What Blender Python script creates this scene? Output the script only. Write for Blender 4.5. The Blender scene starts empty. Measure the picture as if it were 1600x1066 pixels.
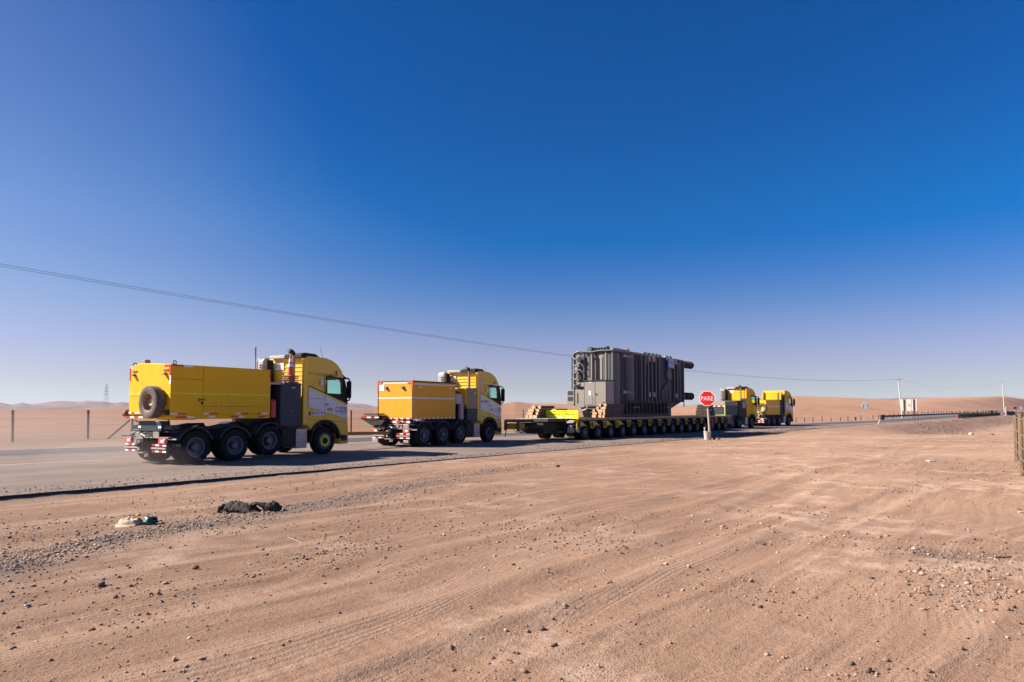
import bpy, math, random
import numpy as np
from mathutils import Vector, Matrix
R = math.radians
HAZE = 3.8e-5
scene = bpy.context.scene
# ---------------------------------------------------------------- camera
cam_data = bpy.data.cameras.new('camera')
cam = bpy.data.objects.new('camera', cam_data)
scene.collection.objects.link(cam)
cam.location = (0, 0, 1.68)
cam.rotation_euler = (R(92.8), 0, 0)
cam_data.lens = 24.075
cam_data.sensor_width = 36
cam_data.shift_y = 0.0342
cam_data.clip_start = 0.1
cam_data.clip_end = 60000
scene.camera = cam
# ---------------------------------------------------------------- sky, sun, exposure
SUN_EL = 36.0
SUN_DIR = Vector((-math.cos(R(SUN_EL)), 0.03, math.sin(R(SUN_EL)))).normalized()
world = bpy.data.worlds.new("World")
scene.world = world
world.use_nodes = True
wn = world.node_tree
wn.nodes.clear()
sky = wn.nodes.new('ShaderNodeTexSky')
sky.sky_type = 'NISHITA'
sky.sun_disc = False
sky.sun_elevation = R(SUN_EL)
sky.sun_rotation = R(-88)
sky.altitude = 1600
sky.air_density = 1.0
sky.dust_density = 0.5
sky.ozone_density = 4.0
hs = wn.nodes.new('ShaderNodeHueSaturation')
# how deep the blue is, by height above the horizon and by how far from the sun side (polarised desert sky)
def _w(kind, **kw):
    n = wn.nodes.new(kind)
    for k, v in kw.items(): setattr(n, k, v)
    return n
_geo = _w('ShaderNodeTexCoord'); _sep = _w('ShaderNodeSeparateXYZ'); wn.links.new(_geo.outputs['Generated'], _sep.inputs[0])
def _ramp(src, a, b, stops):
    m = _w('ShaderNodeMapRange'); m.inputs['From Min'].default_value = a; m.inputs['From Max'].default_value = b
    wn.links.new(src, m.inputs['Value'])
    c = _w('ShaderNodeFloatCurve'); cv = c.mapping.curves[0]
    for i, (x, y) in enumerate(stops):
        if i < 2: cv.points[i].location = (x, y) if i == 0 else (x, y)
        else: cv.points.new(x, y)
    pts = sorted([(p.location[0], p.location[1]) for p in cv.points])
    for p in cv.points: p.handle_type = 'AUTO'
    c.mapping.update()
    wn.links.new(m.outputs[0], c.inputs['Value'])
    return c.outputs[0]
# curve values are halved so that they stay within 0..1
satR = _ramp(_sep.outputs['Z'], 0.0, 0.6, [(0, 0.36), (1, 0.74), (0.10, 0.44), (0.18, 0.54), (0.28, 0.665), (0.45, 0.735), (0.7, 0.74)])
satL = _ramp(_sep.outputs['Z'], 0.0, 0.6, [(0, 0.36), (1, 0.62), (0.10, 0.40), (0.18, 0.45), (0.28, 0.50), (0.45, 0.55), (0.7, 0.58)])
side = _ramp(_sep.outputs['X'], -0.62, 0.0, [(0, 0.0), (1, 1.0), (0.25, 0.22), (0.6, 0.72)])
mixs = _w('ShaderNodeMix'); wn.links.new(side, mixs.inputs['Factor']); wn.links.new(satL, mixs.inputs['A']); wn.links.new(satR, mixs.inputs['B'])
dbl = _w('ShaderNodeMath', operation='MULTIPLY'); dbl.inputs[1].default_value = 2.0; wn.links.new(mixs.outputs['Result'], dbl.inputs[0])
wn.links.new(dbl.outputs[0], hs.inputs['Saturation'])
hue = _ramp(_sep.outputs['Z'], 0.0, 0.6, [(0, 0.612), (1, 0.512), (0.10, 0.562), (0.20, 0.526), (0.35, 0.512), (0.7, 0.512)])
wn.links.new(hue, hs.inputs['Hue'])
valr = _ramp(_sep.outputs['X'], -0.8, 0.8, [(0, 0.72), (1, 0.92), (0.2, 0.74), (0.5, 0.73), (0.75, 0.80)])
vlow = _ramp(_sep.outputs['Z'], 0.0, 0.25, [(0, 0.0), (1, 1.0), (0.4, 0.3)])
mixv = _w('ShaderNodeMix'); wn.links.new(vlow, mixv.inputs['Factor']); mixv.inputs['A'].default_value = 0.58; wn.links.new(valr, mixv.inputs['B'])
wn.links.new(mixv.outputs['Result'], hs.inputs['Value'])
bg = wn.nodes.new('ShaderNodeBackground')
bg.inputs['Strength'].default_value = 0.073
wo = wn.nodes.new('ShaderNodeOutputWorld')
wn.links.new(sky.outputs[0], hs.inputs['Color'])
wn.links.new(hs.outputs[0], bg.inputs[0])
wn.links.new(bg.outputs[0], wo.inputs[0])
sd = bpy.data.lights.new('sun', 'SUN')
sd.energy = 5.0
sd.angle = R(0.53)
sd.color = (1.0, 0.91, 0.80)
sun = bpy.data.objects.new('sun', sd)
scene.collection.objects.link(sun)
sun.rotation_euler = SUN_DIR.to_track_quat('Z', 'Y').to_euler()
sun.location = (0, 0, 60)
scene.view_settings.view_transform = 'Standard'
scene.view_settings.look = 'None'
scene.view_settings.exposure = 1.1
scene.view_settings.gamma = 1.0
scene.render.film_transparent = False
scene.cycles.max_bounces = 6
scene.cycles.volume_bounces = 0

# ---------------------------------------------------------------- helpers
COL = scene.collection
rnd = random.Random(7)

def tag(o, label=None, cat=None, group=None, kind=None):
    if label: o['label'] = label
    if cat: o['category'] = cat
    if group: o['group'] = group
    if kind: o['kind'] = kind
    return o

def empty(name, loc=(0, 0, 0), rz=0.0):
    o = bpy.data.objects.new(name, None)
    COL.objects.link(o)
    o.location = loc
    o.rotation_euler = (0, 0, rz)
    o.empty_display_size = 0.3
    return o

def children(o):
    return [c for c in list(o.children)]

def copy_tree(o, parent=None):
    c = o.copy()
    COL.objects.link(c)
    c.parent = parent
    if parent is not None:
        c.matrix_parent_inverse = o.matrix_parent_inverse.copy()
    for ch in children(o):
        copy_tree(ch, c)
    return c

class MB:
    """collects shapes, links them as ONE mesh object"""
    def __init__(self):
        self.v = []; self.f = []; self.m = []; self.mi = 0
        self.T = None
    def _add(self, vs, fs):
        b = len(self.v)
        if self.T is not None:
            vs = [tuple(self.T @ Vector(p)) for p in vs]
        self.v += [tuple(p) for p in vs]
        for f in fs:
            self.f.append([b + i for i in f]); self.m.append(self.mi)
        return self
    def mat(self, i):
        self.mi = i; return self
    def box(self, x0, x1, y0, y1, z0, z1):
        vs = [(x0,y0,z0),(x1,y0,z0),(x1,y1,z0),(x0,y1,z0),(x0,y0,z1),(x1,y0,z1),(x1,y1,z1),(x0,y1,z1)]
        return self._add(vs, [(0,3,2,1),(4,5,6,7),(0,1,5,4),(1,2,6,5),(2,3,7,6),(3,0,4,7)])
    def prism_y(self, pts, y0, y1):
        """polygon in x,z (counter-clockwise seen from -y) extruded along y"""
        n = len(pts)
        a = sum(pts[i][0]*pts[(i+1) % n][1]-pts[(i+1) % n][0]*pts[i][1] for i in range(n))
        if a < 0: pts = pts[::-1]
        if y0 > y1: y0, y1 = y1, y0
        vs = [(p[0], y0, p[1]) for p in pts] + [(p[0], y1, p[1]) for p in pts]
        fs = [tuple(range(n)), tuple(range(2*n-1, n-1, -1))]
        for i in range(n):
            j = (i+1) % n
            fs.append((i, n+i, n+j, j))
        return self._add(vs, fs)
    def prism_x(self, pts, x0, x1):
        """polygon in y,z extruded along x"""
        n = len(pts)
        a = sum(pts[i][0]*pts[(i+1) % n][1]-pts[(i+1) % n][0]*pts[i][1] for i in range(n))
        if a < 0: pts = pts[::-1]
        vs = [(x0, p[0], p[1]) for p in pts] + [(x1, p[0], p[1]) for p in pts]
        fs = [tuple(range(n-1, -1, -1)), tuple(range(n, 2*n))]
        for i in range(n):
            j = (i+1) % n
            fs.append((i, j, n+j, n+i))
        return self._add(vs, fs)
    def prism_z(self, pts, z0, z1):
        n = len(pts)
        a = sum(pts[i][0]*pts[(i+1) % n][1]-pts[(i+1) % n][0]*pts[i][1] for i in range(n))
        if a < 0: pts = pts[::-1]
        vs = [(p[0], p[1], z0) for p in pts] + [(p[0], p[1], z1) for p in pts]
        fs = [tuple(range(n-1, -1, -1)), tuple(range(n, 2*n))]
        for i in range(n):
            j = (i+1) % n
            fs.append((i, j, n+j, n+i))
        return self._add(vs, fs)
    def lathe(self, prof, c, axis='y', n=32, caps=False):
        """prof: list of (offset along axis, radius)"""
        vs = []; fs = []
        k = len(prof)
        for i in range(n):
            a = 2*math.pi*i/n
            ca, sa = math.cos(a), math.sin(a)
            for (t, r) in prof:
                if axis == 'y': vs.append((c[0]+r*ca, c[1]+t, c[2]+r*sa))
                elif axis == 'x': vs.append((c[0]+t, c[1]+r*ca, c[2]+r*sa))
                else: vs.append((c[0]+r*ca, c[1]+r*sa, c[2]+t))
        for i in range(n):
            j = (i+1) % n
            for q in range(k-1):
                fs.append((i*k+q, i*k+q+1, j*k+q+1, j*k+q))
        if caps:
            fs.append(tuple(i*k for i in range(n)))
            fs.append(tuple(i*k+k-1 for i in range(n-1, -1, -1)))
        return self._add(vs, fs)
    def cyl(self, p0, p1, r0, r1=None, n=12, caps=True):
        if r1 is None: r1 = r0
        p0 = Vector(p0); p1 = Vector(p1)
        d = (p1-p0)
        if d.length < 1e-6: return self
        d.normalize()
        u = d.orthogonal().normalized(); w = d.cross(u)
        vs = []
        for i in range(n):
            a = 2*math.pi*i/n
            o = u*math.cos(a)+w*math.sin(a)
            vs.append(p0+o*r0); vs.append(p1+o*r1)
        fs = [(2*i, (2*i+2) % (2*n), (2*i+3) % (2*n), 2*i+1) for i in range(n)]
        if caps:
            fs.append(tuple(2*i for i in range(n-1, -1, -1)))
            fs.append(tuple(2*i+1 for i in range(n)))
        return self._add(vs, fs)
    def tube(self, pts, r, n=8):
        for a, b in zip(pts[:-1], pts[1:]):
            self.cyl(a, b, r, r, n)
        return self
    def beam(self, p0, p1, w, h):
        """rectangular bar from p0 to p1"""
        p0 = Vector(p0); p1 = Vector(p1)
        d = (p1-p0).normalized()
        up = Vector((0, 0, 1))
        if abs(d.dot(up)) > 0.98: up = Vector((0, 1, 0))
        s = d.cross(up).normalized()*(w/2); t = s.cross(d).normalized()*(h/2)
        vs = [p0-s-t, p0+s-t, p0+s+t, p0-s+t, p1-s-t, p1+s-t, p1+s+t, p1-s+t]
        return self._add(vs, [(0,3,2,1),(4,5,6,7),(0,1,5,4),(1,2,6,5),(2,3,7,6),(3,0,4,7)])
    def arc_y(self, c, r0, r1, a0, a1, y0, y1, n=16):
        """ring sector in x,z extruded along y"""
        for i in range(n):
            t0 = R(a0+(a1-a0)*i/n); t1 = R(a0+(a1-a0)*(i+1)/n)
            q = [(c[0]+r*math.cos(t), c[1]+r*math.sin(t)) for r, t in ((r0, t0), (r1, t0), (r1, t1), (r0, t1))]
            self.prism_y(q, y0, y1)
        return self
    def build(self, name, mats, parent=None, smooth=35, bevel=0.0, seg=2):
        me = bpy.data.meshes.new(name)
        me.from_pydata(self.v, [], self.f)
        if not isinstance(mats, (list, tuple)): mats = [mats]
        for m in mats: me.materials.append(m)
        if len(mats) > 1: me.polygons.foreach_set('material_index', self.m)
        if smooth:
            me.polygons.foreach_set('use_smooth', [True]*len(me.polygons))
            me.set_sharp_from_angle(angle=R(smooth))
        me.update()
        o = bpy.data.objects.new(name, me)
        COL.objects.link(o)
        if parent is not None: o.parent = parent
        if bevel:
            b = o.modifiers.new('bevel', 'BEVEL'); b.width = bevel; b.segments = seg
            b.limit_method = 'ANGLE'; b.angle_limit = R(30); b.harden_normals = False
        return o

def text_obj(name, body, size, mat, parent, origin, xdir, updir, width=None, height=None, depth=0.004):
    """raised lettering: centred on origin, reading along xdir"""
    cu = bpy.data.curves.new(name, 'FONT')
    cu.body = body; cu.size = size; cu.extrude = depth; cu.offset = size*0.004
    cu.align_x = 'CENTER'; cu.align_y = 'CENTER'
    to = bpy.data.objects.new(name, cu)
    COL.objects.link(to)
    bpy.context.view_layer.update()
    dg = bpy.context.evaluated_depsgraph_get()
    me = bpy.data.meshes.new_from_object(to.evaluated_get(dg))
    bpy.data.objects.remove(to)
    xs = [v.co.x for v in me.vertices]; ys = [v.co.y for v in me.vertices]
    cx = (min(xs)+max(xs))/2; cy = (min(ys)+max(ys))/2
    sx = (width/(max(xs)-min(xs))) if width else 1
    sy = (height/(max(ys)-min(ys))) if height else sx
    X = Vector(xdir).normalized(); U = Vector(updir).normalized(); N = X.cross(U)
    O = Vector(origin)
    for v in me.vertices:
        v.co = O + X*((v.co.x-cx)*sx) + U*((v.co.y-cy)*sy) + N*v.co.z
    me.materials.clear(); me.materials.append(mat)
    o = bpy.data.objects.new(name, me)
    COL.objects.link(o)
    if parent is not None: o.parent = parent
    return o

# ---------------------------------------------------------------- materials
MATS = {}
KEEP = {'yellow_paint': 0.97, 'amber_paint': 0.9, 'cab_yellow': 1.0, 'lime_trim': 0.9, 'white_paint': 0.95, 'white_tape': 0.9, 'sign_white': 0.95, 'sign_red': 1.0, 'fluorescent_yellow': 0.95, 'yellow_wheel_ring': 0.9, 'tail_lamp': 1.0, 'lamp_white': 0.95, 'red_reflector': 0.9, 'red_paint': 0.9, 'trailer_yellow': 0.95, 'timber_end_grain': 0.85, 'concrete': 0.95, 'road_paint': 0.9, 'orange_plastic': 0.85}
def pmat(name, col, rough=0.5, metal=0.0, spec=0.5, var=0.12, vscale=6.0, dirt=0.0, dirtcol=(0.40, 0.27, 0.2), dscale=3.0, bump=0.0, bscale=60.0, coat=0.0, dents=0.0):
    if name in MATS: return MATS[name]
    col = [c*KEEP.get(name, 0.74) for c in col]; dirtcol = [c*0.74 for c in dirtcol]
    m = bpy.data.materials.new(name); m.use_nodes = True
    nt = m.node_tree; b = nt.nodes['Principled BSDF']
    L = nt.links
    tc = nt.nodes.new('ShaderNodeTexCoord')
    n1 = nt.nodes.new('ShaderNodeTexNoise'); n1.inputs['Scale'].default_value = vscale; n1.inputs['Detail'].default_value = 6
    L.new(tc.outputs['Object'], n1.inputs['Vector'])
    mx = nt.nodes.new('ShaderNodeMix'); mx.data_type = 'RGBA'
    mx.inputs['A'].default_value = (*[c*(1-var) for c in col], 1)
    mx.inputs['B'].default_value = (*[min(1, c*(1+var)) for c in col], 1)
    L.new(n1.outputs['Fac'], mx.inputs['Factor'])
    out = mx.outputs['Result']
    if dirt > 0:
        n2 = nt.nodes.new('ShaderNodeTexNoise'); n2.inputs['Scale'].default_value = dscale; n2.inputs['Detail'].default_value = 8; n2.inputs['Roughness'].default_value = 0.65
        L.new(tc.outputs['Object'], n2.inputs['Vector'])
        mr = nt.nodes.new('ShaderNodeMapRange'); mr.inputs['From Min'].default_value = 0.42; mr.inputs['From Max'].default_value = 0.75
        mr.inputs['To Min'].default_value = dirt*0.25; mr.inputs['To Max'].default_value = dirt
        L.new(n2.outputs['Fac'], mr.inputs['Value'])
        m2 = nt.nodes.new('ShaderNodeMix'); m2.data_type = 'RGBA'
        m2.inputs['B'].default_value = (*dirtcol, 1)
        L.new(out, m2.inputs['A']); L.new(mr.outputs[0], m2.inputs['Factor'])
        out = m2.outputs['Result']
        rr = nt.nodes.new('ShaderNodeMapRange'); rr.inputs['To Min'].default_value = rough; rr.inputs['To Max'].default_value = min(1, rough+0.5)
        L.new(mr.outputs[0], rr.inputs['Value']); L.new(rr.outputs[0], b.inputs['Roughness'])
    else:
        b.inputs['Roughness'].default_value = rough
    L.new(out, b.inputs['Base Color'])
    b.inputs['Metallic'].default_value = metal
    b.inputs['Specular IOR Level'].default_value = spec
    b.inputs['Coat Weight'].default_value = coat
    if dents > 0:
        n4 = nt.nodes.new('ShaderNodeTexNoise'); n4.inputs['Scale'].default_value = 2.2; n4.inputs['Detail'].default_value = 3
        L.new(tc.outputs['Object'], n4.inputs['Vector'])
        bq = nt.nodes.new('ShaderNodeBump'); bq.inputs['Distance'].default_value = dents; bq.inputs['Strength'].default_value = 1.0
        L.new(n4.outputs['Fac'], bq.inputs['Height']); L.new(bq.outputs[0], b.inputs['Normal'])
        # thin run-down dirt streaks
        mp = nt.nodes.new('ShaderNodeMapping'); mp.inputs['Scale'].default_value = (9, 9, 0.5); L.new(tc.outputs['Object'], mp.inputs['Vector'])
        n5 = nt.nodes.new('ShaderNodeTexNoise'); n5.inputs['Scale'].default_value = 1.5; n5.inputs['Detail'].default_value = 5; L.new(mp.outputs[0], n5.inputs['Vector'])
        mr5 = nt.nodes.new('ShaderNodeMapRange'); mr5.inputs['From Min'].default_value = 0.52; mr5.inputs['From Max'].default_value = 0.8; mr5.inputs['To Max'].default_value = 0.35
        L.new(n5.outputs['Fac'], mr5.inputs['Value'])
        m5 = nt.nodes.new('ShaderNodeMix'); m5.data_type = 'RGBA'; m5.inputs['B'].default_value = (*[c*0.55 for c in col], 1)
        L.new(out, m5.inputs['A']); L.new(mr5.outputs[0], m5.inputs['Factor']); L.new(m5.outputs['Result'], b.inputs['Base Color'])
    if bump > 0:
        n3 = nt.nodes.new('ShaderNodeTexNoise'); n3.inputs['Scale'].default_value = bscale; n3.inputs['Detail'].default_value = 4
        L.new(tc.outputs['Object'], n3.inputs['Vector'])
        bp = nt.nodes.new('ShaderNodeBump'); bp.inputs['Distance'].default_value = bump; bp.inputs['Strength'].default_value = 0.8
        L.new(n3.outputs['Fac'], bp.inputs['Height']); L.new(bp.outputs[0], b.inputs['Normal'])
    MATS[name] = m
    return m

def glassy(name, col, rough=0.05, alpha=0.35):
    m = bpy.data.materials.new(name); m.use_nodes = True
    nt = m.node_tree; b = nt.nodes['Principled BSDF']; out = nt.nodes['Material Output']
    tr = nt.nodes.new('ShaderNodeBsdfTransparent'); tr.inputs[0].default_value = (0.84, 0.985, 0.955, 1)
    n1 = nt.nodes.new('ShaderNodeTexNoise'); n1.inputs['Scale'].default_value = 3
    mr = nt.nodes.new('ShaderNodeMapRange'); mr.inputs['To Min'].default_value = alpha*0.7; mr.inputs['To Max'].default_value = alpha*1.3
    mx = nt.nodes.new('ShaderNodeMixShader')
    b.inputs['Base Color'].default_value = (*col, 1); b.inputs['Roughness'].default_value = rough
    nt.links.new(n1.outputs['Fac'], mr.inputs['Value']); nt.links.new(mr.outputs[0], mx.inputs[0])
    nt.links.new(tr.outputs[0], mx.inputs[1]); nt.links.new(b.outputs[0], mx.inputs[2]); nt.links.new(mx.outputs[0], out.inputs['Surface'])
    return m

DUST = (0.40, 0.27, 0.20)
M_boxy = pmat('yellow_paint', (0.84, 0.47, 0.003), 0.55, spec=0.25, dirt=0.05, dents=0.02, var=0.05, vscale=1.5, dscale=1.6)
M_amber = pmat('amber_paint', (0.85, 0.40, 0.010), 0.5, spec=0.3, dirt=0.12, dents=0.02, var=0.06, vscale=1.5, dscale=1.3)
M_cab = pmat('cab_yellow', (0.84, 0.54, 0.05), 0.4, spec=0.35, dirt=0.12, var=0.04, vscale=1.5, dscale=1.6)
M_lime = pmat('lime_trim', (0.75, 0.75, 0.02), 0.4, var=0.05)
M_white = pmat('white_paint', (0.72, 0.70, 0.74), 0.4, dirt=0.18, var=0.03)
M_paper = pmat('white_tape', (0.82, 0.80, 0.78), 0.5, var=0.05)
M_black = pmat('black_plastic', (0.014, 0.015, 0.018), 0.6, spec=0.3, dirt=0.05, var=0.2)
M_dark = pmat('dark_chassis', (0.018, 0.019, 0.021), 0.7, spec=0.3, dirt=0.14, var=0.3, dscale=5)
M_navy = pmat('dark_blue_grey_paint', (0.040, 0.056, 0.080), 0.5, spec=0.3, dirt=0.04, var=0.12)
M_tan = pmat('tan_paint', (0.36, 0.27, 0.15), 0.5, dirt=0.2)
M_grey = pmat('grey_paint', (0.33, 0.32, 0.31), 0.5, dirt=0.25)
M_lgrey = pmat('light_grey_paint', (0.58, 0.56, 0.54), 0.5, dirt=0.3)
M_steel = pmat('worn_steel', (0.50, 0.46, 0.42), 0.45, metal=0.6, dirt=0.3, dscale=8)
M_alu = pmat('tread_plate', (0.50, 0.46, 0.48), 0.4, metal=0.7, dirt=0.3, bump=0.004, bscale=40)
M_rust = pmat('rusty_steel', (0.20, 0.12, 0.08), 0.8, dirt=0.3, var=0.3, dscale=8)
M_tyre = pmat('tyre_rubber', (0.012, 0.013, 0.015), 0.85, spec=0.2, dirt=0.10, var=0.2, dscale=4, dirtcol=(0.2, 0.15, 0.13))
M_tyre_d = pmat('dusty_tyre', (0.10, 0.085, 0.075), 0.85, dirt=0.7, var=0.2, dscale=3, dirtcol=(0.33, 0.25, 0.2))
M_rim = pmat('rim_grey', (0.10, 0.13, 0.17), 0.4, metal=0.3, dirt=0.2, dscale=6)
M_rimt = pmat('rim_tan', (0.42, 0.30, 0.20), 0.6, dirt=0.4, dscale=6)
M_rimb = pmat('rim_blue_grey', (0.16, 0.19, 0.23), 0.5, dirt=0.25, dscale=6)
M_ring = pmat('yellow_wheel_ring', (0.75, 0.60, 0.03), 0.5, dirt=0.15)
M_red = pmat('red_paint', (0.55, 0.035, 0.03), 0.4, dirt=0.12)
M_rred = pmat('red_reflector', (0.60, 0.03, 0.025), 0.35, var=0.1)
M_lamp = pmat('tail_lamp', (0.85, 0.10, 0.07), 0.25, var=0.1)
M_lampw = pmat('lamp_white', (0.85, 0.75, 0.72), 0.25, var=0.1)
M_orange = pmat('orange_plastic', (0.80, 0.16, 0.03), 0.5, dirt=0.2)
M_conebase = pmat('cone_base_orange', (0.42, 0.16, 0.09), 0.7, dirt=0.4)
M_exh = pmat('exhaust_steel', (0.42, 0.30, 0.27), 0.4, metal=0.7, dirt=0.3)
M_ink = pmat('black_letters', (0.012, 0.012, 0.014), 0.5, var=0.1)
M_emb = pmat('ochre_emblem', (0.62, 0.38, 0.05), 0.5, var=0.2, vscale=20)
M_glass = glassy('cab_glass', (0.02, 0.05, 0.06), 0.04, 0.04)
M_screen = pmat('dark_glass', (0.01, 0.014, 0.018), 0.06, var=0.1)
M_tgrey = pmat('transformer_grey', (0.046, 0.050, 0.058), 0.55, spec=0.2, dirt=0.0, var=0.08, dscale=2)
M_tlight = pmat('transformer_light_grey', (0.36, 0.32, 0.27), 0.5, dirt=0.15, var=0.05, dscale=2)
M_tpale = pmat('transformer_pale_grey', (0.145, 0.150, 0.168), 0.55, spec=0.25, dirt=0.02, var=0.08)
M_tsunlit = pmat('transformer_grey_sunlit', (0.17, 0.18, 0.20), 0.5, dirt=0.1)  # brighter copy of tank grey, sun on the rear parts put into colour
M_flange = pmat('primer_flange', (0.40, 0.31, 0.27), 0.6, dirt=0.3)
M_blue = pmat('blue_sign_paint', (0.03, 0.07, 0.35), 0.4, var=0.1)
M_cyanb = pmat('blue_plastic', (0.03, 0.14, 0.42), 0.5, var=0.1)
M_tyel = pmat('trailer_yellow', (0.66, 0.42, 0.015), 0.5, dirt=0.3, dscale=5)
M_tdk = pmat('trailer_dark', (0.018, 0.016, 0.012), 0.7, dirt=0.18, var=0.3, dscale=6)
M_wood = pmat('sawn_timber', (0.42, 0.25, 0.13), 0.8, dirt=0.2, var=0.25, vscale=12, bump=0.004, bscale=30)
M_woodk = pmat('near_black_timber', (0.045, 0.030, 0.022), 0.85, dirt=0.1, var=0.4, vscale=6)  # near-black brown, for the stack towards the trailer front
M_woodd = pmat('dark_brown_timber', (0.10, 0.062, 0.042), 0.85, dirt=0.2, var=0.4, vscale=6, bump=0.004, bscale=30)  # sleeper sides, much darker than their end grain
M_wood_end = pmat('timber_end_grain', (0.80, 0.46, 0.26), 0.8, dirt=0.1, var=0.25, vscale=9)
M_banner = pmat('fluorescent_yellow', (0.90, 0.88, 0.0), 0.5, var=0.03)
M_post = pmat('fence_timber', (0.17, 0.10, 0.045), 0.85, dirt=0.3, var=0.4, vscale=5, bump=0.01, bscale=25)
M_fpost = pmat('fence_steel', (0.10, 0.075, 0.06), 0.8, dirt=0.2, var=0.3)
M_wire = pmat('galvanised_wire', (0.50, 0.42, 0.34), 0.5, metal=0.4)
M_cable = pmat('power_cable', (0.02, 0.025, 0.04), 0.6)
M_conc = pmat('concrete', (0.62, 0.57, 0.53), 0.8, dirt=0.2, var=0.1)
M_galv = pmat('galvanised_steel', (0.45, 0.47, 0.50), 0.45, metal=0.5, var=0.15)
M_rail = pmat('guardrail_steel', (0.02, 0.022, 0.025), 0.7, spec=0.2, var=0.2)
M_signred = pmat('sign_red', (0.74, 0.008, 0.015), 0.35, var=0.03)
M_signw = pmat('sign_white', (0.85, 0.83, 0.82), 0.4, var=0.03)
M_pole = pmat('sign_post_timber', (0.66, 0.54, 0.42), 0.8, dirt=0.3, var=0.25, vscale=8)
M_bucket = pmat('bucket_plastic', (0.78, 0.66, 0.66), 0.5, dirt=0.25)
# ---------------------------------------------------------------- terrain
def _hash(ix, iy, seed):
    h = (ix.astype(np.int64)*374761393 + iy.astype(np.int64)*668265263 + seed*974634777) & 0x7fffffff
    h = ((h ^ (h >> 13))*1274126177) & 0x7fffffff
    h = h ^ (h >> 16)
    return (h & 0xffff)/65535.0
def vnoise(x, y, seed=0):
    ix = np.floor(x); iy = np.floor(y)
    fx = x-ix; fy = y-iy
    fx = fx*fx*(3-2*fx); fy = fy*fy*(3-2*fy)
    ix = ix.astype(np.int64); iy = iy.astype(np.int64)
    a = _hash(ix, iy, seed); b = _hash(ix+1, iy, seed); c = _hash(ix, iy+1, seed); d = _hash(ix+1, iy+1, seed)
    return (a*(1-fx)+b*fx)*(1-fy)+(c*(1-fx)+d*fx)*fy
def fbm(x, y, oct=4, seed=0):
    s = 0; a = 0.5; t = 0
    for i in range(oct):
        s = s+a*vnoise(x*2**i, y*2**i, seed+i*17); t += a; a *= 0.5
    return s/t-0.5
def sstep(a, b, x):
    t = np.clip((x-a)/(b-a), 0, 1)
    return t*t*(3-2*t)
NEAR = [(-110.0, -114.6), (-61.9, -53.1), (45.9, 84.8), (84, 130.5), (142, 200), (300, 385), (900, 1080)]
FAR = [(-112.0, -76.0), (-21.3, 28.5), (-8.8, 41.8), (10.0, 59.5), (33.6, 81.7), (57.8, 107.6), (77, 132), (135, 206), (292, 393), (888, 1094)]
def sdist(X, Y, poly):
    """signed distance to a polyline, positive on the right of its direction"""
    best = np.full(X.shape, 1e9); sg = np.ones(X.shape)
    for (x0, y0), (x1, y1) in zip(poly[:-1], poly[1:]):
        dx, dy = x1-x0, y1-y0; L2 = dx*dx+dy*dy
        t = np.clip(((X-x0)*dx+(Y-y0)*dy)/L2, 0, 1)
        px = X-(x0+t*dx); py = Y-(y0+t*dy)
        d = np.hypot(px, py)
        cr = px*dy-py*dx
        m = d < best
        best = np.where(m, d, best); sg = np.where(m, np.sign(cr), sg)
    return best*sg
PROF = np.array([(-6000,640),(-900,638),(-200,636),(0,640.3),(140,640),(210,634),(300,632),(500,638),(583,641),(600,639),(700,632),(787,630.5),(805,627.5),(830,630),
  (860,629.5),(885,631.5),(960,635),(1075,633),(1100,632),(1160,625),(1240,619),(1310,621.5),(1400,626),(1450,624),(1520,623),(1600,621.5),(2000,621),(3000,628),(9000,636)], float)
ROW = [(-5.8, 7.4), (-5.36, 9.2), (-4.6, 10.6), (-3.9, 12.0), (-2.7, 14.4), (-1.6, 17.1), (0.2, 20.3), (3.0, 25.0)]
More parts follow.
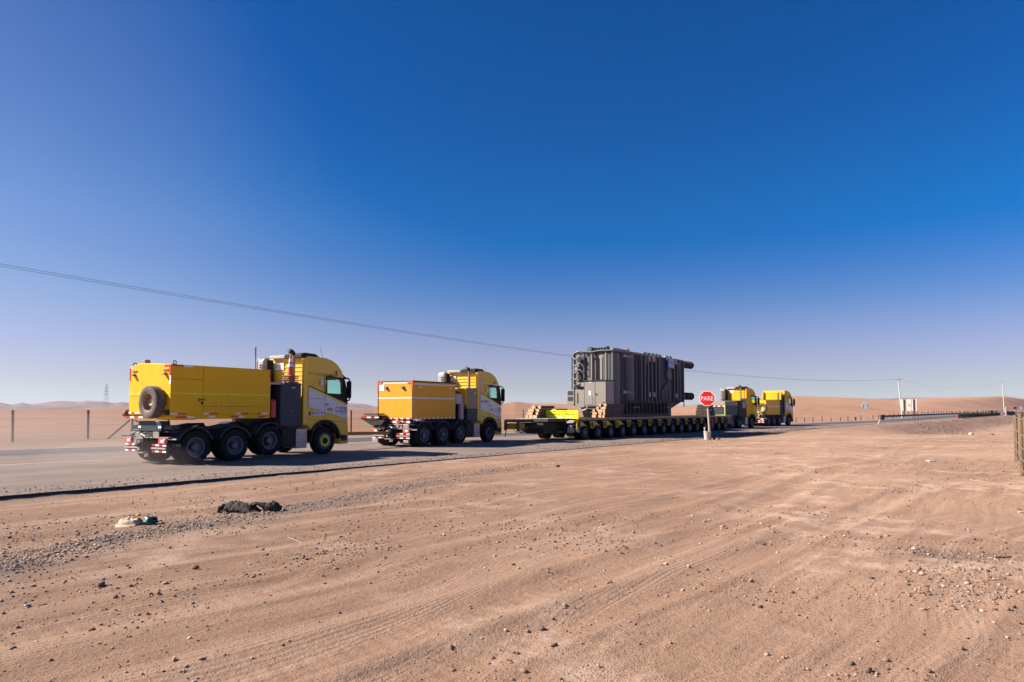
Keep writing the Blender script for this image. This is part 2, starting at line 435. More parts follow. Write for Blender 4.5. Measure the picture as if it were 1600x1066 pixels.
def terrain(X, Y):
    X = np.asarray(X, float); Y = np.asarray(Y, float)
    e = sdist(X, Y, NEAR)
    g = sdist(X, Y, FAR)
    r = np.hypot(X, Y)
    front = Y > 1
    step = 0.012+0.085*sstep(1, -10, X)
    onroad = (e < 0) & (g > 0)
    camside = sstep(0.0, 0.25, e+0.1)
    z = -0.03 - camside*(step-0.03)
    farside = (g < 0)
    z = np.where(farside, -0.03-0.05*sstep(0, 2, -g), z)
    # small relief of the dirt
    amp = sstep(0.3, 4, e)*1.0 + 1.0*sstep(1, 6, -g)
    z = z + amp*(0.10*fbm(X/5.0, Y/5.0, 4, 3)*np.minimum(1, 0.4+r/40))
    u = X*0.643+Y*0.766; w = X*0.766-Y*0.643
    w2 = w+1.2*fbm(X/9, Y/9, 2, 9)
    nearf = sstep(60, 12, r)
    z = z + sstep(0.4, 2, e)*nearf*(0.012*fbm(u/3.5, w2/0.28, 3, 21) + 0.013*fbm(u/1.2, w2/0.09, 2, 31) + 0.016*fbm(X/0.5, Y/0.5, 3, 91))
    # tyre ruts
    for (c0, k, wd) in ((1.55, 0.8, 0.28), (3.3, 0.6, 0.28), (-2.2, 1.1, 0.24), (-0.5, 1.0, 0.24), (5.6, 1.6, 0.25), (8.4, 1.2, 0.25), (-6.4, 0.5, 0.3), (-4.6, 0.5, 0.3)):
        q = (w2-c0-k*np.sin(u/9.0+c0))
        rut = np.exp(-(q/wd)**2)
        lug = 0.5+0.5*np.sin(u*2*np.pi/0.16+8*np.abs(q))
        z = z - sstep(0.6, 2, e)*nearf*(0.022*rut - 0.030*np.exp(-((np.abs(q)-wd*1.5)/(wd*0.5))**2)*0.5 + 0.006*rut*lug)
    # grit windrow
    dr = np.abs(sdist(X, Y, ROW))
    wr = np.exp(-(dr/0.42)**2)*sstep(4, 7.5, Y)*sstep(27, 14, Y)
    z = z + wr*(0.030+0.07*(fbm(X*2.2, Y*2.2, 3, 77)))
    # low ground on the right of the embankment
    dip = sstep(46, 84, Y+0.1*X)*sstep(700, 250, r)
    z = z - 1.45*sstep(0.6, 7.0, e)*dip
    z = z + dip*sstep(1.5, 5, e)*0.25*fbm(X/2.2, Y/2.2, 3, 41)
    z = z - 1.6*sstep(3, 16, -g)*sstep(50, 85, Y)*sstep(260, 130, Y)
    # rise along the right hand edge
    z = z + 0.22*sstep(3.2, 8.5, X-0.52*Y+0.5)*sstep(40, 14, Y)*sstep(1, 4, Y)
    # dark stained hollow
    hx, hy = (X-5.35)/0.75, (Y-8.2)/0.42
    z = z - 0.06*np.exp(-(hx*hx+hy*hy))
    # mound below the stop sign
    z = z + 0.10*np.exp(-(((X-10.3)/1.0)**2+((Y-36.6)/1.0)**2))
    # dunes
    px = np.where(Y > 1, 800+1070*X/np.maximum(Y, 1), np.sign(X)*9000)
    yy = np.interp(px, PROF[:, 0], PROF[:, 1])
    A = (640-yy)/1070*900*0.98+1.2
    ramp = np.clip((r-110)/790, 0, 1.0)*sstep(95, 200, r)
    z = z + np.maximum(sstep(4, 45, -g), sstep(60, 300, e))*ramp*A*sstep(9000, 2500, r)*(1+0.10*fbm(X/90, Y/90, 3, 55))
    z = z + sstep(150, 500, r)*1.2*fbm(X/60, Y/60, 3, 61)*sstep(8, 60, np.abs(e))
    return z

def grid_mesh(name, X, Y, Z, mat, attr=None):
    nr, na = X.shape
    me = bpy.data.meshes.new(name)
    co = np.stack([X, Y, Z], -1).reshape(-1, 3)
    idx = np.arange(nr*na).reshape(nr, na)
    q = np.stack([idx[:-1, :-1], idx[1:, :-1], idx[1:, 1:], idx[:-1, 1:]], -1).reshape(-1, 4)
    me.vertices.add(len(co)); me.vertices.foreach_set('co', co.ravel())
    me.loops.add(q.size); me.loops.foreach_set('vertex_index', q.ravel().astype(np.int32))
    me.polygons.add(len(q)); me.polygons.foreach_set('loop_start', np.arange(0, q.size, 4, dtype=np.int32))
    me.polygons.foreach_set('use_smooth', np.ones(len(q), bool))
    me.update(calc_edges=True)
    me.validate()
    if attr:
        for k, a in attr.items():
            at = me.attributes.new(k, 'FLOAT', 'POINT')
            at.data.foreach_set('value', a.ravel().astype(np.float32))
    me.materials.append(mat)
    o = bpy.data.objects.new(name, me); COL.objects.link(o)
    return o

def ground_material():
    m = bpy.data.materials.new('desert_dirt'); m.use_nodes = True
    nt = m.node_tree; b = nt.nodes['Principled BSDF']; L = nt.links; N = nt.nodes.new
    geo = N('ShaderNodeNewGeometry')
    def noise(scale, detail=6, rough=0.55, vec=None, dist=0.0):
        n = N('ShaderNodeTexNoise'); n.inputs['Scale'].default_value = scale; n.inputs['Detail'].default_value = detail
        n.inputs['Roughness'].default_value = rough; n.inputs['Distortion'].default_value = dist
        L.new(vec if vec else geo.outputs['Position'], n.inputs['Vector'])
        return n.outputs['Fac']
    def mapr(v, a, b_, c=0.0, d=1.0):
        n = N('ShaderNodeMapRange'); n.inputs['From Min'].default_value = a; n.inputs['From Max'].default_value = b_
        n.inputs['To Min'].default_value = c; n.inputs['To Max'].default_value = d; L.new(v, n.inputs['Value']); return n.outputs[0]
    def mix(a, b_, f):
        n = N('ShaderNodeMix'); n.data_type = 'RGBA'
        for s, v in (('A', a), ('B', b_)):
            if isinstance(v, tuple): n.inputs[s].default_value = (*v, 1)
            else: L.new(v, n.inputs[s])
        if isinstance(f, float): n.inputs['Factor'].default_value = f
        else: L.new(f, n.inputs['Factor'])
        return n.outputs['Result']
    def math_(op, a, b_):
        n = N('ShaderNodeMath'); n.operation = op
        for i, v in enumerate((a, b_)):
            if isinstance(v, float): n.inputs[i].default_value = v
            else: L.new(v, n.inputs[i])
        return n.outputs[0]
    # streak coordinates, along the wheel tracks
    mp = N('ShaderNodeMapping'); mp.vector_type = 'POINT'
    mp.inputs['Rotation'].default_value = (0, 0, R(-50))
    mp.inputs['Scale'].default_value = (1, 1, 1)
    wob = N('ShaderNodeTexNoise'); wob.inputs['Scale'].default_value = 0.12; wob.inputs['Detail'].default_value = 2
    L.new(geo.outputs['Position'], wob.inputs['Vector'])
    vs = N('ShaderNodeVectorMath'); vs.operation = 'MULTIPLY_ADD'
    vs.inputs[1].default_value = (3.5, 3.5, 0)
    L.new(wob.outputs['Color'], vs.inputs[0]); L.new(geo.outputs['Position'], vs.inputs[2])
    L.new(vs.outputs[0], mp.inputs['Vector'])
    sc = N('ShaderNodeVectorMath'); sc.operation = 'MULTIPLY'; sc.inputs[1].default_value = (0.22, 4.0, 1)
    L.new(mp.outputs[0], sc.inputs[0])
    sc2 = N('ShaderNodeVectorMath'); sc2.operation = 'MULTIPLY'; sc2.inputs[1].default_value = (0.10, 1.0, 1)
    L.new(mp.outputs[0], sc2.inputs[0])
    streak = noise(1.6, 5, 0.6, sc.outputs[0])
    broad = noise(0.9, 4, 0.55, sc2.outputs[0])
    big = noise(0.18, 5, 0.6)
    mid = noise(1.3, 8, 0.65)
    fine = noise(22, 5, 0.7)
    grain = noise(90, 3, 0.7)
    col = mix((0.248, 0.147, 0.095), (0.342, 0.211, 0.137), mapr(big, 0.35, 0.65))
    col = mix(col, (0.211, 0.112, 0.068), mapr(broad, 0.52, 0.74, 0, 0.32))
    col = mix(col, (0.429, 0.270, 0.181), mapr(streak, 0.50, 0.70, 0, 0.5))
    pale = math_('MULTIPLY', mapr(mid, 0.46, 0.66), mapr(noise(0.30, 4, 0.6), 0.46, 0.60))
    col = mix(col, (0.533, 0.377, 0.281), math_('MULTIPLY', pale, 0.80))
    col = mix(col, (0.148, 0.092, 0.067), mapr(fine, 0.52, 0.70, 0, 0.60))
    col = mix(col, (0.407, 0.311, 0.252), mapr(grain, 0.60, 0.78, 0, 0.5))
    col = mix(col, (0.089, 0.063, 0.052), mapr(grain, 0.44, 0.30, 0, 0.75))
    at = N('ShaderNodeAttribute'); at.attribute_name = 'grit'
    gm = math_('MULTIPLY', at.outputs['Fac'], mapr(noise(5, 6, 0.7), 0.30, 0.62, 0.2, 1.0))
    col = mix(col, mix((0.111, 0.096, 0.089), (0.266, 0.229, 0.207), mapr(noise(35, 5, 0.7), 0.4, 0.6)), gm)
    at2 = N('ShaderNodeAttribute'); at2.attribute_name = 'stain_shade'
    col = mix(col, (0.111, 0.074, 0.063), math_('MULTIPLY', at2.outputs['Fac'], mapr(noise(3, 6, 0.7), 0.35, 0.6, 0.35, 1.0)))
    at3 = N('ShaderNodeAttribute'); at3.attribute_name = 'dune'
    dune = mix((0.400, 0.222, 0.137), (0.333, 0.181, 0.111), mapr(noise(0.02, 6, 0.6), 0.4, 0.6))
    dune = mix(dune, (0.178, 0.111, 0.089), mapr(noise(0.35, 6, 0.75), 0.56, 0.72, 0, 0.5))
    col = mix(col, dune, at3.outputs['Fac'])
    L.new(col, b.inputs['Base Color'])
    b.inputs['Roughness'].default_value = 0.95
    b.inputs['Specular IOR Level'].default_value = 0.15
    def tracks(rot, freq, seed, thr):
        m3 = N('ShaderNodeMapping'); m3.inputs['Rotation'].default_value = (0, 0, R(rot)); m3.inputs['Location'].default_value = (seed, seed*1.7, 0)
        L.new(vs.outputs[0], m3.inputs['Vector'])
        sp = N('ShaderNodeSeparateXYZ'); L.new(m3.outputs[0], sp.inputs[0])
        ln = math_('SINE', math_('MULTIPLY', sp.outputs['Y'], freq), 0.0)
        s3 = N('ShaderNodeVectorMath'); s3.operation = 'MULTIPLY'; s3.inputs[1].default_value = (0.05, 1.1, 1); L.new(m3.outputs[0], s3.inputs[0])
        msk = mapr(noise(1.3, 2, 0.5, s3.outputs[0]), thr, thr+0.06)
        return math_('MULTIPLY', ln, msk), msk
    ta, ma = tracks(-50, 120.0, 3.0, 0.54)
    tb, mb_ = tracks(-28, 110.0, 11.0, 0.62)
    tcc, mc = tracks(-64, 130.0, 23.0, 0.63)
    vor = N('ShaderNodeTexVoronoi'); vor.inputs['Scale'].default_value = 30; vor.inputs['Randomness'].default_value = 1
    L.new(geo.outputs['Position'], vor.inputs['Vector'])
    peb = mapr(vor.outputs['Distance'], 0.0, 0.30, 1.0, 0.0)
    a4 = N('ShaderNodeAttribute'); a4.attribute_name = 'tone'
    ms = N('ShaderNodeMix'); ms.data_type = 'RGBA'; ms.blend_type = 'MULTIPLY'; ms.inputs['Factor'].default_value = 1.0
    L.new(col, ms.inputs['A']); cv = N('ShaderNodeCombineColor')
    for c_ in ('Red', 'Green', 'Blue'): L.new(a4.outputs['Fac'], cv.inputs[c_])
    L.new(cv.outputs[0], ms.inputs['B']); col = ms.outputs['Result']
    L.new(col, b.inputs['Base Color'])
    h = math_('ADD', math_('MULTIPLY', fine, 0.020), math_('MULTIPLY', grain, 0.008))
    h = math_('ADD', h, math_('MULTIPLY', streak, 0.014))
    h = math_('ADD', h, math_('MULTIPLY', mid, 0.05))
    h = math_('ADD', h, math_('MULTIPLY', peb, 0.009))
    for t_, k_ in ((ta, 0.0020), (tb, 0.0015), (tcc, 0.0012)): h = math_('ADD', h, math_('MULTIPLY', t_, k_))
    col2 = mix(col, (0.43, 0.28, 0.195), math_('MULTIPLY', math_('MAXIMUM', ma, mc), 0.35))
    L.new(col2, b.inputs['Base Color'])
    bp = N('ShaderNodeBump'); bp.inputs['Distance'].default_value = 1.0; bp.inputs['Strength'].default_value = 0.9
    L.new(h, bp.inputs['Height']); L.new(bp.outputs[0], b.inputs['Normal'])
    return m
M_dirt = ground_material()

def build_ground():
    ang = np.concatenate([np.linspace(-180, -60, 60, endpoint=False), np.linspace(-60, -44, 40, endpoint=False), np.linspace(-44, 44, 620, endpoint=False),
                          np.linspace(44, 60, 40, endpoint=False), np.linspace(60, 180, 61)])
    rad = np.concatenate([[0.05, 0.6, 1.3, 2.0, 2.6], np.geomspace(3.1, 30, 330, endpoint=False), np.geomspace(30, 400, 210, endpoint=False), np.geomspace(400, 15000, 90)])
    A, Rr = np.meshgrid(np.radians(ang), rad)
    X = Rr*np.sin(A); Y = Rr*np.cos(A)
    Z = terrain(X, Y)
    e = sdist(X, Y, NEAR); g = sdist(X, Y, FAR)
    dr = np.abs(sdist(X, Y, ROW))
    grit = 0.85*np.exp(-(dr/0.60)**2)*sstep(3, 6.5, Y)*sstep(24, 10, Y)
    grit = np.maximum(grit, 0.45*sstep(1.6, 0.1, np.abs(e+0.1)))
    grit = np.maximum(grit, 0.5*sstep(5.0, 0.5, np.abs(g)))
    hx, hy = (X-5.3)/0.62, (Y-8.15)/0.32
    stain_shade = np.exp(-(hx*hx+hy*hy)**1.5)
    hx, hy = (X-6.6)/0.9, (Y-7.0)/0.8
    dip = sstep(60, 84, Y)*sstep(1.0, 2.5, e)*sstep(9.5, 6.0, e)*sstep(260, 150, Y)
    stain_shade = np.maximum(stain_shade, 0.55*dip)  # also darkens the embankment face: its shade put into the colour
    dune = sstep(4, 25, -g)+sstep(60, 140, e)
    # the soil is browner beyond the road on the left and paler on the right of the lot
    tone = 1-0.34*sstep(45, -15, X)*sstep(1, 8, -g)
    tone = tone*(1+0.26*sstep(0.5, 5.5, X-0.10*Y+0.8*fbm(X/3, Y/3, 3, 19)*4)*sstep(0.5, 3, e))
    tone = tone*(1-0.17*sstep(1.5, -4.5, X)*sstep(0.5, 3, e))
    return tag(grid_mesh('ground', X, Y, Z, M_dirt, {'grit': grit, 'stain_shade': stain_shade, 'dune': np.clip(dune, 0, 1), 'tone': tone}), kind='structure')
ground = build_ground()

# ---------------------------------------------------------------- road
def road_material(name, c0, c1, tracks=True, dusty=0.5):
    m = bpy.data.materials.new(name); m.use_nodes = True
    nt = m.node_tree; b = nt.nodes['Principled BSDF']; L = nt.links; N = nt.nodes.new
    geo = N('ShaderNodeNewGeometry')
    def noise(scale, vec, detail=6, rough=0.6):
        n = N('ShaderNodeTexNoise'); n.inputs['Scale'].default_value = scale; n.inputs['Detail'].default_value = detail; n.inputs['Roughness'].default_value = rough
        L.new(vec, n.inputs['Vector']); return n.outputs['Fac']
    def mapr(v, a, b_, c=0.0, d=1.0):
        n = N('ShaderNodeMapRange'); n.inputs['From Min'].default_value = a; n.inputs['From Max'].default_value = b_
        n.inputs['To Min'].default_value = c; n.inputs['To Max'].default_value = d; L.new(v, n.inputs['Value']); return n.outputs[0]
    def mix(a, b_, f):
        n = N('ShaderNodeMix'); n.data_type = 'RGBA'
        for s, v in (('A', a), ('B', b_)):
            if isinstance(v, tuple): n.inputs[s].default_value = (*v, 1)
            else: L.new(v, n.inputs[s])
        L.new(f, n.inputs['Factor']); return n.outputs['Result']
    P = geo.outputs['Position']
    mp = N('ShaderNodeMapping'); mp.inputs['Rotation'].default_value = (0, 0, R(-50)); L.new(P, mp.inputs['Vector'])
    sc = N('ShaderNodeVectorMath'); sc.operation = 'MULTIPLY'; sc.inputs[1].default_value = (0.06, 1.3, 1); L.new(mp.outputs[0], sc.inputs[0])
    st = noise(1.4, sc.outputs[0], 5)
    col = mix(c0, c1, mapr(st, 0.38, 0.66))
    col = mix(col, (0.30, 0.21, 0.16), mapr(noise(0.5, P), 0.42, 0.68, dusty*0.25, dusty))
    col = mix(col, (0.06, 0.055, 0.055), mapr(noise(60, P, 3), 0.55, 0.75, 0, 0.5))
    col = mix(col, (0.33, 0.28, 0.25), mapr(noise(75, P, 2), 0.60, 0.78, 0, 0.55))
    L.new(col, b.inputs['Base Color']); b.inputs['Roughness'].default_value = 0.9
    b.inputs['Specular IOR Level'].default_value = 0.2
    bp = N('ShaderNodeBump'); bp.inputs['Distance'].default_value = 0.012; bp.inputs['Strength'].default_value = 0.7
    L.new(noise(50, P, 4), bp.inputs['Height']); L.new(bp.outputs[0], b.inputs['Normal'])
    return m
M_shoulder = road_material('dusty_shoulder', (0.150, 0.117, 0.101), (0.225, 0.178, 0.152), dusty=0.55)
M_asphalt = road_material('asphalt', (0.056, 0.056, 0.068), (0.085, 0.083, 0.095), dusty=0.2)
def pl_at(poly, t):
    """point at fraction along the polyline by Y-parametrised sampling"""
    ys = [p[1] for p in poly]; xs = [p[0] for p in poly]
    return np.interp(t, ys, xs)
def sample_poly(poly, n):
    P = np.array(poly, float); s = np.concatenate([[0], np.cumsum(np.hypot(*np.diff(P, axis=0).T))])
    t = np.concatenate([np.linspace(0, 60, 30, endpoint=False), np.linspace(60, 330, n, endpoint=False), np.geomspace(330, s[-1], 40)])
    return np.interp(t, s, P[:, 0]), np.interp(t, s, P[:, 1]), t
def offset_poly(poly, d):
    P = np.array(poly, float); T = np.gradient(P, axis=0); T /= np.linalg.norm(T, axis=1)[:, None]
    Nn = np.stack([T[:, 1], -T[:, 0]], -1)
    return [tuple(p) for p in P+Nn*d]
def strip(name, poly, w0, w1, z, mat, jitter=0.0, skirt=0.0, n=1500, kind='structure'):
    """band between two offsets of a polyline; positive offsets lie to the right"""
    x, y, t = sample_poly(poly, n)
    Tx = np.gradient(x, t); Ty = np.gradient(y, t); l = np.hypot(Tx, Ty); Tx /= l; Ty /= l
    offs = list(np.linspace(w0, w1, 6))
    X = []; Y = []; Z = []
    j = jitter*(fbm(t/1.7, t*0, 2, 5)*0.7+0.9*fbm(t/0.12, t*0, 2, 8)) if jitter else 0
    for i, o in enumerate(offs):
        oo = o + (j if i == len(offs)-1 else 0)
        X.append(x+Ty*oo); Y.append(y-Tx*oo); Z.append(np.full(len(t), z))
    if skirt:
        oo = offs[-1]+j+0.05
        X.append(x+Ty*oo); Y.append(y-Tx*oo); Z.append(np.full(len(t), z-skirt))
    o = grid_mesh(name, np.array(X), np.array(Y), np.array(Z), mat)
    o.data.polygons.foreach_set('use_smooth', np.zeros(len(o.data.polygons), bool))
    return tag(o, kind=kind)
# shoulder slab spans from the near edge to the far edge
def between(name, A, B, z, mat, jitter=0.0, skirt=0.0):
    ya = np.concatenate([np.linspace(-60, -5, 30, endpoint=False), np.linspace(-5, 120, 900, endpoint=False), np.geomspace(120, 900, 120)])
    # both edges sampled by distance along the road axis
    xa, yA, ta = sample_poly(A, 900); 
    xb = np.interp(np.linspace(0, 1, len(xa)), np.linspace(0, 1, len(xa)), xa)
    XA, YA = xa, yA
    # nearest matching point on B for each point on A: project along the axis
    PB = np.array(B, float); sB = np.concatenate([[0], np.cumsum(np.hypot(*np.diff(PB, axis=0).T))])
    tt = np.linspace(0, sB[-1], 6000); bx = np.interp(tt, sB, PB[:, 0]); by = np.interp(tt, sB, PB[:, 1])
    ax = bx*0.616+by*0.788
    aa = XA*0.616+YA*0.788
    XB = np.interp(aa, ax, bx); YB = np.interp(aa, ax, by)
    j = jitter*(fbm(ta/1.7, ta*0, 2, 5)*0.7+0.9*fbm(ta/0.12, ta*0, 2, 8)) if jitter else 0*ta
    X = []; Y = []; Z = []
    for k in np.linspace(0, 1, 14):
        X.append(XB*(1-k)+XA*k+(j*0.788 if k == 1 else 0)); Y.append(YB*(1-k)+YA*k-(j*0.616 if k == 1 else 0)); Z.append(np.full(len(XA), z))
    if skirt:
        X.append(XA+(j+0.04)*0.788); Y.append(YA-(j+0.04)*0.616); Z.append(np.full(len(XA), z-skirt))
    o = grid_mesh(name, np.array(X), np.array(Y), np.array(Z), mat)
    o.data.polygons.foreach_set('use_smooth', np.zeros(len(o.data.polygons), bool))
    if skirt:
        o.data.materials.append(M_edge); nq = len(XA)-1
        mi = np.zeros(len(o.data.polygons), np.int32); mi[-nq:] = 1; o.data.polygons.foreach_set('material_index', mi)
    return tag(o, kind='structure')
M_edge = pmat('broken_asphalt_edge', (0.035, 0.033, 0.035), 0.9, var=0.4, vscale=30, bump=0.01, bscale=60)  # asphalt edge, coloured darker to carry the shade of the drop
between('road_shoulder', NEAR, FAR, 0.0, M_shoulder, 0.10, 0.24)
MID = offset_poly(FAR, 4.6)
strip('road', FAR, 0.25, 4.5, 0.006, M_asphalt)
M_line = pmat('road_paint', (0.62, 0.60, 0.58), 0.7, dirt=0.5, dscale=4, dirtcol=(0.25, 0.2, 0.17))
strip('edge_line', FAR, 0.35, 0.49, 0.0145, M_line)
# broken line
lb = MB()
for s0, s1 in ((-30, -22), (-17, -9), (-2.5, 3.0), (5.2, 9.2), (14, 20), (26, 32)):
    pA = Vector((-15.5, 20.7, 0)); d = Vector((0.628, 0.778, 0)); nn = Vector((0.778, -0.628, 0))*0.07
    a = pA+d*s0; b = pA+d*s1
    lb._add([(a-nn).to_tuple()[:2]+(0.005,), (b-nn).to_tuple()[:2]+(0.005,), (b+nn).to_tuple()[:2]+(0.005,), (a+nn).to_tuple()[:2]+(0.005,)], [(0, 3, 2, 1)])
tag(lb.build('lane_line', M_line, smooth=0), kind='structure')

# ---------------------------------------------------------------- loose stones (nobody could count them)
def stone_material():
    m = bpy.data.materials.new('stones'); m.use_nodes = True
    nt = m.node_tree; b = nt.nodes['Principled BSDF']; L = nt.links; N = nt.nodes.new
    at = N('ShaderNodeAttribute'); at.attribute_name = 'tone'
    cr = N('ShaderNodeValToRGB'); L.new(at.outputs['Fac'], cr.inputs[0])
    e = cr.color_ramp.elements
    e[0].position = 0; e[0].color = (0.085, 0.060, 0.048, 1)
    e[1].position = 1; e[1].color = (0.52, 0.41, 0.33, 1)
    for p, c in ((0.3, (0.15, 0.105, 0.082)), (0.55, (0.24, 0.150, 0.100)), (0.8, (0.34, 0.235, 0.175))):
        k = e.new(p); k.color = (*c, 1)
    L.new(cr.outputs[0], b.inputs['Base Color']); b.inputs['Roughness'].default_value = 0.9
    return m
M_stone = stone_material()
def stones(name, px, py, size, pz=None, tone=None, seed=1):
    rs = np.random.RandomState(seed)
    n = len(px)
    phi = (1+5**0.5)/2
    base = np.array([(-1,phi,0),(1,phi,0),(-1,-phi,0),(1,-phi,0),(0,-1,phi),(0,1,phi),(0,-1,-phi),(0,1,-phi),(phi,0,-1),(phi,0,1),(-phi,0,-1),(-phi,0,1)], float)
    base /= np.linalg.norm(base[0])
    fc = np.array([(0,11,5),(0,5,1),(0,1,7),(0,7,10),(0,10,11),(1,5,9),(5,11,4),(11,10,2),(10,7,6),(7,1,8),(3,9,4),(3,4,2),(3,2,6),(3,6,8),(3,8,9),(4,9,5),(2,4,11),(6,2,10),(8,6,7),(9,8,1)])
    V = base[None]*(1+0.75*(rs.rand(n, 12, 1)-0.5))+0.28*(rs.rand(n, 12, 3)-0.5)
    sc = np.stack([rs.uniform(0.7, 1.4, n), rs.uniform(0.6, 1.1, n), rs.uniform(0.4, 0.85, n)], -1)
    V = V*sc[:, None]*size[:, None, None]*0.5
    a = rs.uniform(0, 2*np.pi, n); ca, sa = np.cos(a), np.sin(a)
    x = V[..., 0]*ca[:, None]-V[..., 1]*sa[:, None]; y = V[..., 0]*sa[:, None]+V[..., 1]*ca[:, None]; z = V[..., 2]
    if pz is None: pz = terrain(px, py)
    V = np.stack([x+px[:, None], y+py[:, None], z+(pz+size*0.12)[:, None]], -1).reshape(-1, 3)
    F = (fc[None]+(np.arange(n)*12)[:, None, None]).reshape(-1, 3)
    me = bpy.data.meshes.new(name)
    me.vertices.add(len(V)); me.vertices.foreach_set('co', V.ravel())
    me.loops.add(F.size); me.loops.foreach_set('vertex_index', F.ravel().astype(np.int32))
    me.polygons.add(len(F)); me.polygons.foreach_set('loop_start', np.arange(0, F.size, 3, dtype=np.int32))
    me.update(calc_edges=True)
    if tone is None: tone = rs.rand(n)
    at = me.attributes.new('tone', 'FLOAT', 'POINT'); at.data.foreach_set('value', np.repeat(tone, 12).astype(np.float32))
    me.materials.append(M_stone)
    o = bpy.data.objects.new(name, me); COL.objects.link(o)
    return tag(o, 'small stones and clods scattered over the dirt lot beside the road', 'stones', kind='stuff')
rs = np.random.RandomState(11)
def scatter(n, zmin, zmax, power, thr, seed):
    u = rs.rand(n); k = 1-power
    Yv = (zmin**k+(zmax**k-zmin**k)*u)**(1/k)
    Xv = Yv*rs.uniform(-0.85, 0.85, n)
    cl = fbm(Xv/1.1, Yv/1.1, 4, seed)+0.5
    cl2 = fbm(Xv/4.5, Yv/4.5, 2, seed+4)+0.5
    keep = rs.rand(n) < np.clip((cl-thr)*3.5, 0.03, 1)*np.clip((cl2-0.35)*4, 0.12, 1)
    e = sdist(Xv, Yv, NEAR)
    keep &= e > 0.15
    return Xv[keep], Yv[keep]
X1, Y1 = scatter(90000, 3.2, 55, 1.15, 0.40, 5)
s1 = np.exp(rs.normal(math.log(0.0115), 0.55, len(X1)))*(1+Y1/28)
X2, Y2 = scatter(2600, 3.4, 40, 0.8, 0.5, 15)
s2 = np.exp(rs.normal(math.log(0.026), 0.35, len(X2)))
# the grit windrow
t = rs.rand(5200)**1.35; P = np.array(ROW); ti = t*(len(ROW)-1)*0.9
X3 = np.interp(ti, np.arange(len(ROW)), P[:, 0])+rs.normal(0, 0.30, len(t)); Y3 = np.interp(ti, np.arange(len(ROW)), P[:, 1])+rs.normal(0, 0.24, len(t))
s3 = np.exp(rs.normal(math.log(0.019), 0.45, len(t)))
# broken ground at lower right
X5 = rs.normal(4.6, 0.55, 500); Y5 = rs.normal(5.9, 0.6, 500); s5 = np.exp(rs.normal(math.log(0.021), 0.55, 500))
X6 = rs.normal(-4.2, 0.9, 420); Y6 = rs.normal(6.6, 0.6, 420); s6 = np.exp(rs.normal(math.log(0.018), 0.5, 420))
X = np.concatenate([X1, X2, X3, X5, X6]); Y = np.concatenate([Y1, Y2, Y3, Y5, Y6]); S = np.clip(np.concatenate([s1, s2, s3, s5, s6]), 0.006, 0.055)
ok = Y > 3.0
X, Y, S = X[ok], Y[ok], S[ok]
tone = rs.beta(2.0, 1.7, len(X))
stones('stones', X, Y, S, None, tone, 3)
# gravel on the shoulder edge
t = rs.uniform(0, 70, 5000)
Xs = -14.5+0.616*t; Ys = 7.55+0.788*t
off = np.abs(rs.normal(0, 0.9, len(t)))
Xg = Xs-0.788*off; Yg = Ys+0.616*off
sg = np.exp(rs.normal(math.log(0.02), 0.4, len(t)))*(1+t/50)
o = stones('gravel', Xg, Yg, sg, np.zeros(len(t))-0.0, rs.beta(1.3, 2, len(t)), 4)
o['label'] = 'grey gravel grains lying along the crumbling edge of the paved shoulder'; o['category'] = 'gravel'

tq = rs.rand(900); P2 = np.array([(50, 88), (60, 101), (84, 129), (118, 170)], float)
qx = np.interp(tq*3, np.arange(4), P2[:, 0]); qy = np.interp(tq*3, np.arange(4), P2[:, 1]); off = rs.uniform(0.8, 6.5, 900)
qx = qx+0.77*off+rs.normal(0, .3, 900); qy = qy-0.64*off+rs.normal(0, .3, 900)
kk = fbm(qx/4, qy/4, 3, 71) > -0.05; qx, qy = qx[kk], qy[kk]
o = stones('clods', qx, qy, np.exp(rs.normal(math.log(0.11), 0.45, len(qx))), None, rs.beta(2, 3, len(qx)), 8)
o['label'] = 'brown earth clods covering the embankment slope below the road at right'; o['category'] = 'clods'

# ---------------------------------------------------------------- far mountains
def rock_far(name, col0, col1):
    m = bpy.data.materials.new(name); m.use_nodes = True
    nt = m.node_tree; b = nt.nodes['Principled BSDF']; L = nt.links
    n = nt.nodes.new('ShaderNodeTexNoise'); n.inputs['Scale'].default_value = 0.004; n.inputs['Detail'].default_value = 8
    g = nt.nodes.new('ShaderNodeNewGeometry'); L.new(g.outputs['Position'], n.inputs['Vector'])
    mx = nt.nodes.new('ShaderNodeMix'); mx.data_type = 'RGBA'; mx.inputs['A'].default_value = (*col0, 1); mx.inputs['B'].default_value = (*col1, 1)
    mr = nt.nodes.new('ShaderNodeMapRange'); mr.inputs['From Min'].default_value = 0.4; mr.inputs['From Max'].default_value = 0.6
    L.new(n.outputs['Fac'], mr.inputs['Value']); L.new(mr.outputs[0], mx.inputs['Factor']); L.new(mx.outputs['Result'], b.inputs['Base Color'])
    b.inputs['Roughness'].default_value = 1
    return m
M_mtn = rock_far('mountain_rock', (0.13, 0.080, 0.078), (0.22, 0.145, 0.12))
def mountains(name, prof, r0, r1, seed, nz=60):
    P = np.array(prof, float)
    pxs = np.linspace(P[0, 0], P[-1, 0], 700)
    yy = np.interp(pxs, P[:, 0], P[:, 1])
    kx = (pxs-800)/1070
    rr = np.linspace(r0, r1, nz)
    rc = (r0+r1)/2
    K, RR = np.meshgrid(kx, rr)
    Yw = RR/1.0; Xw = K*Yw
    H = np.maximum((640-yy)/1070*rc, 0)[None]
    prof_r = np.sin(np.clip((RR-r0)/(r1-r0), 0, 1)*np.pi)**1.2
    rid = 1-np.abs(2*fbm(Xw/(rc*0.05), Yw/(rc*0.09), 5, seed))*1.1
    Zw = H*prof_r*(0.78+0.22*rid)*1.04-3*(1-prof_r)
    return tag(grid_mesh(name, Xw, Yw, Zw, M_mtn), kind='structure')
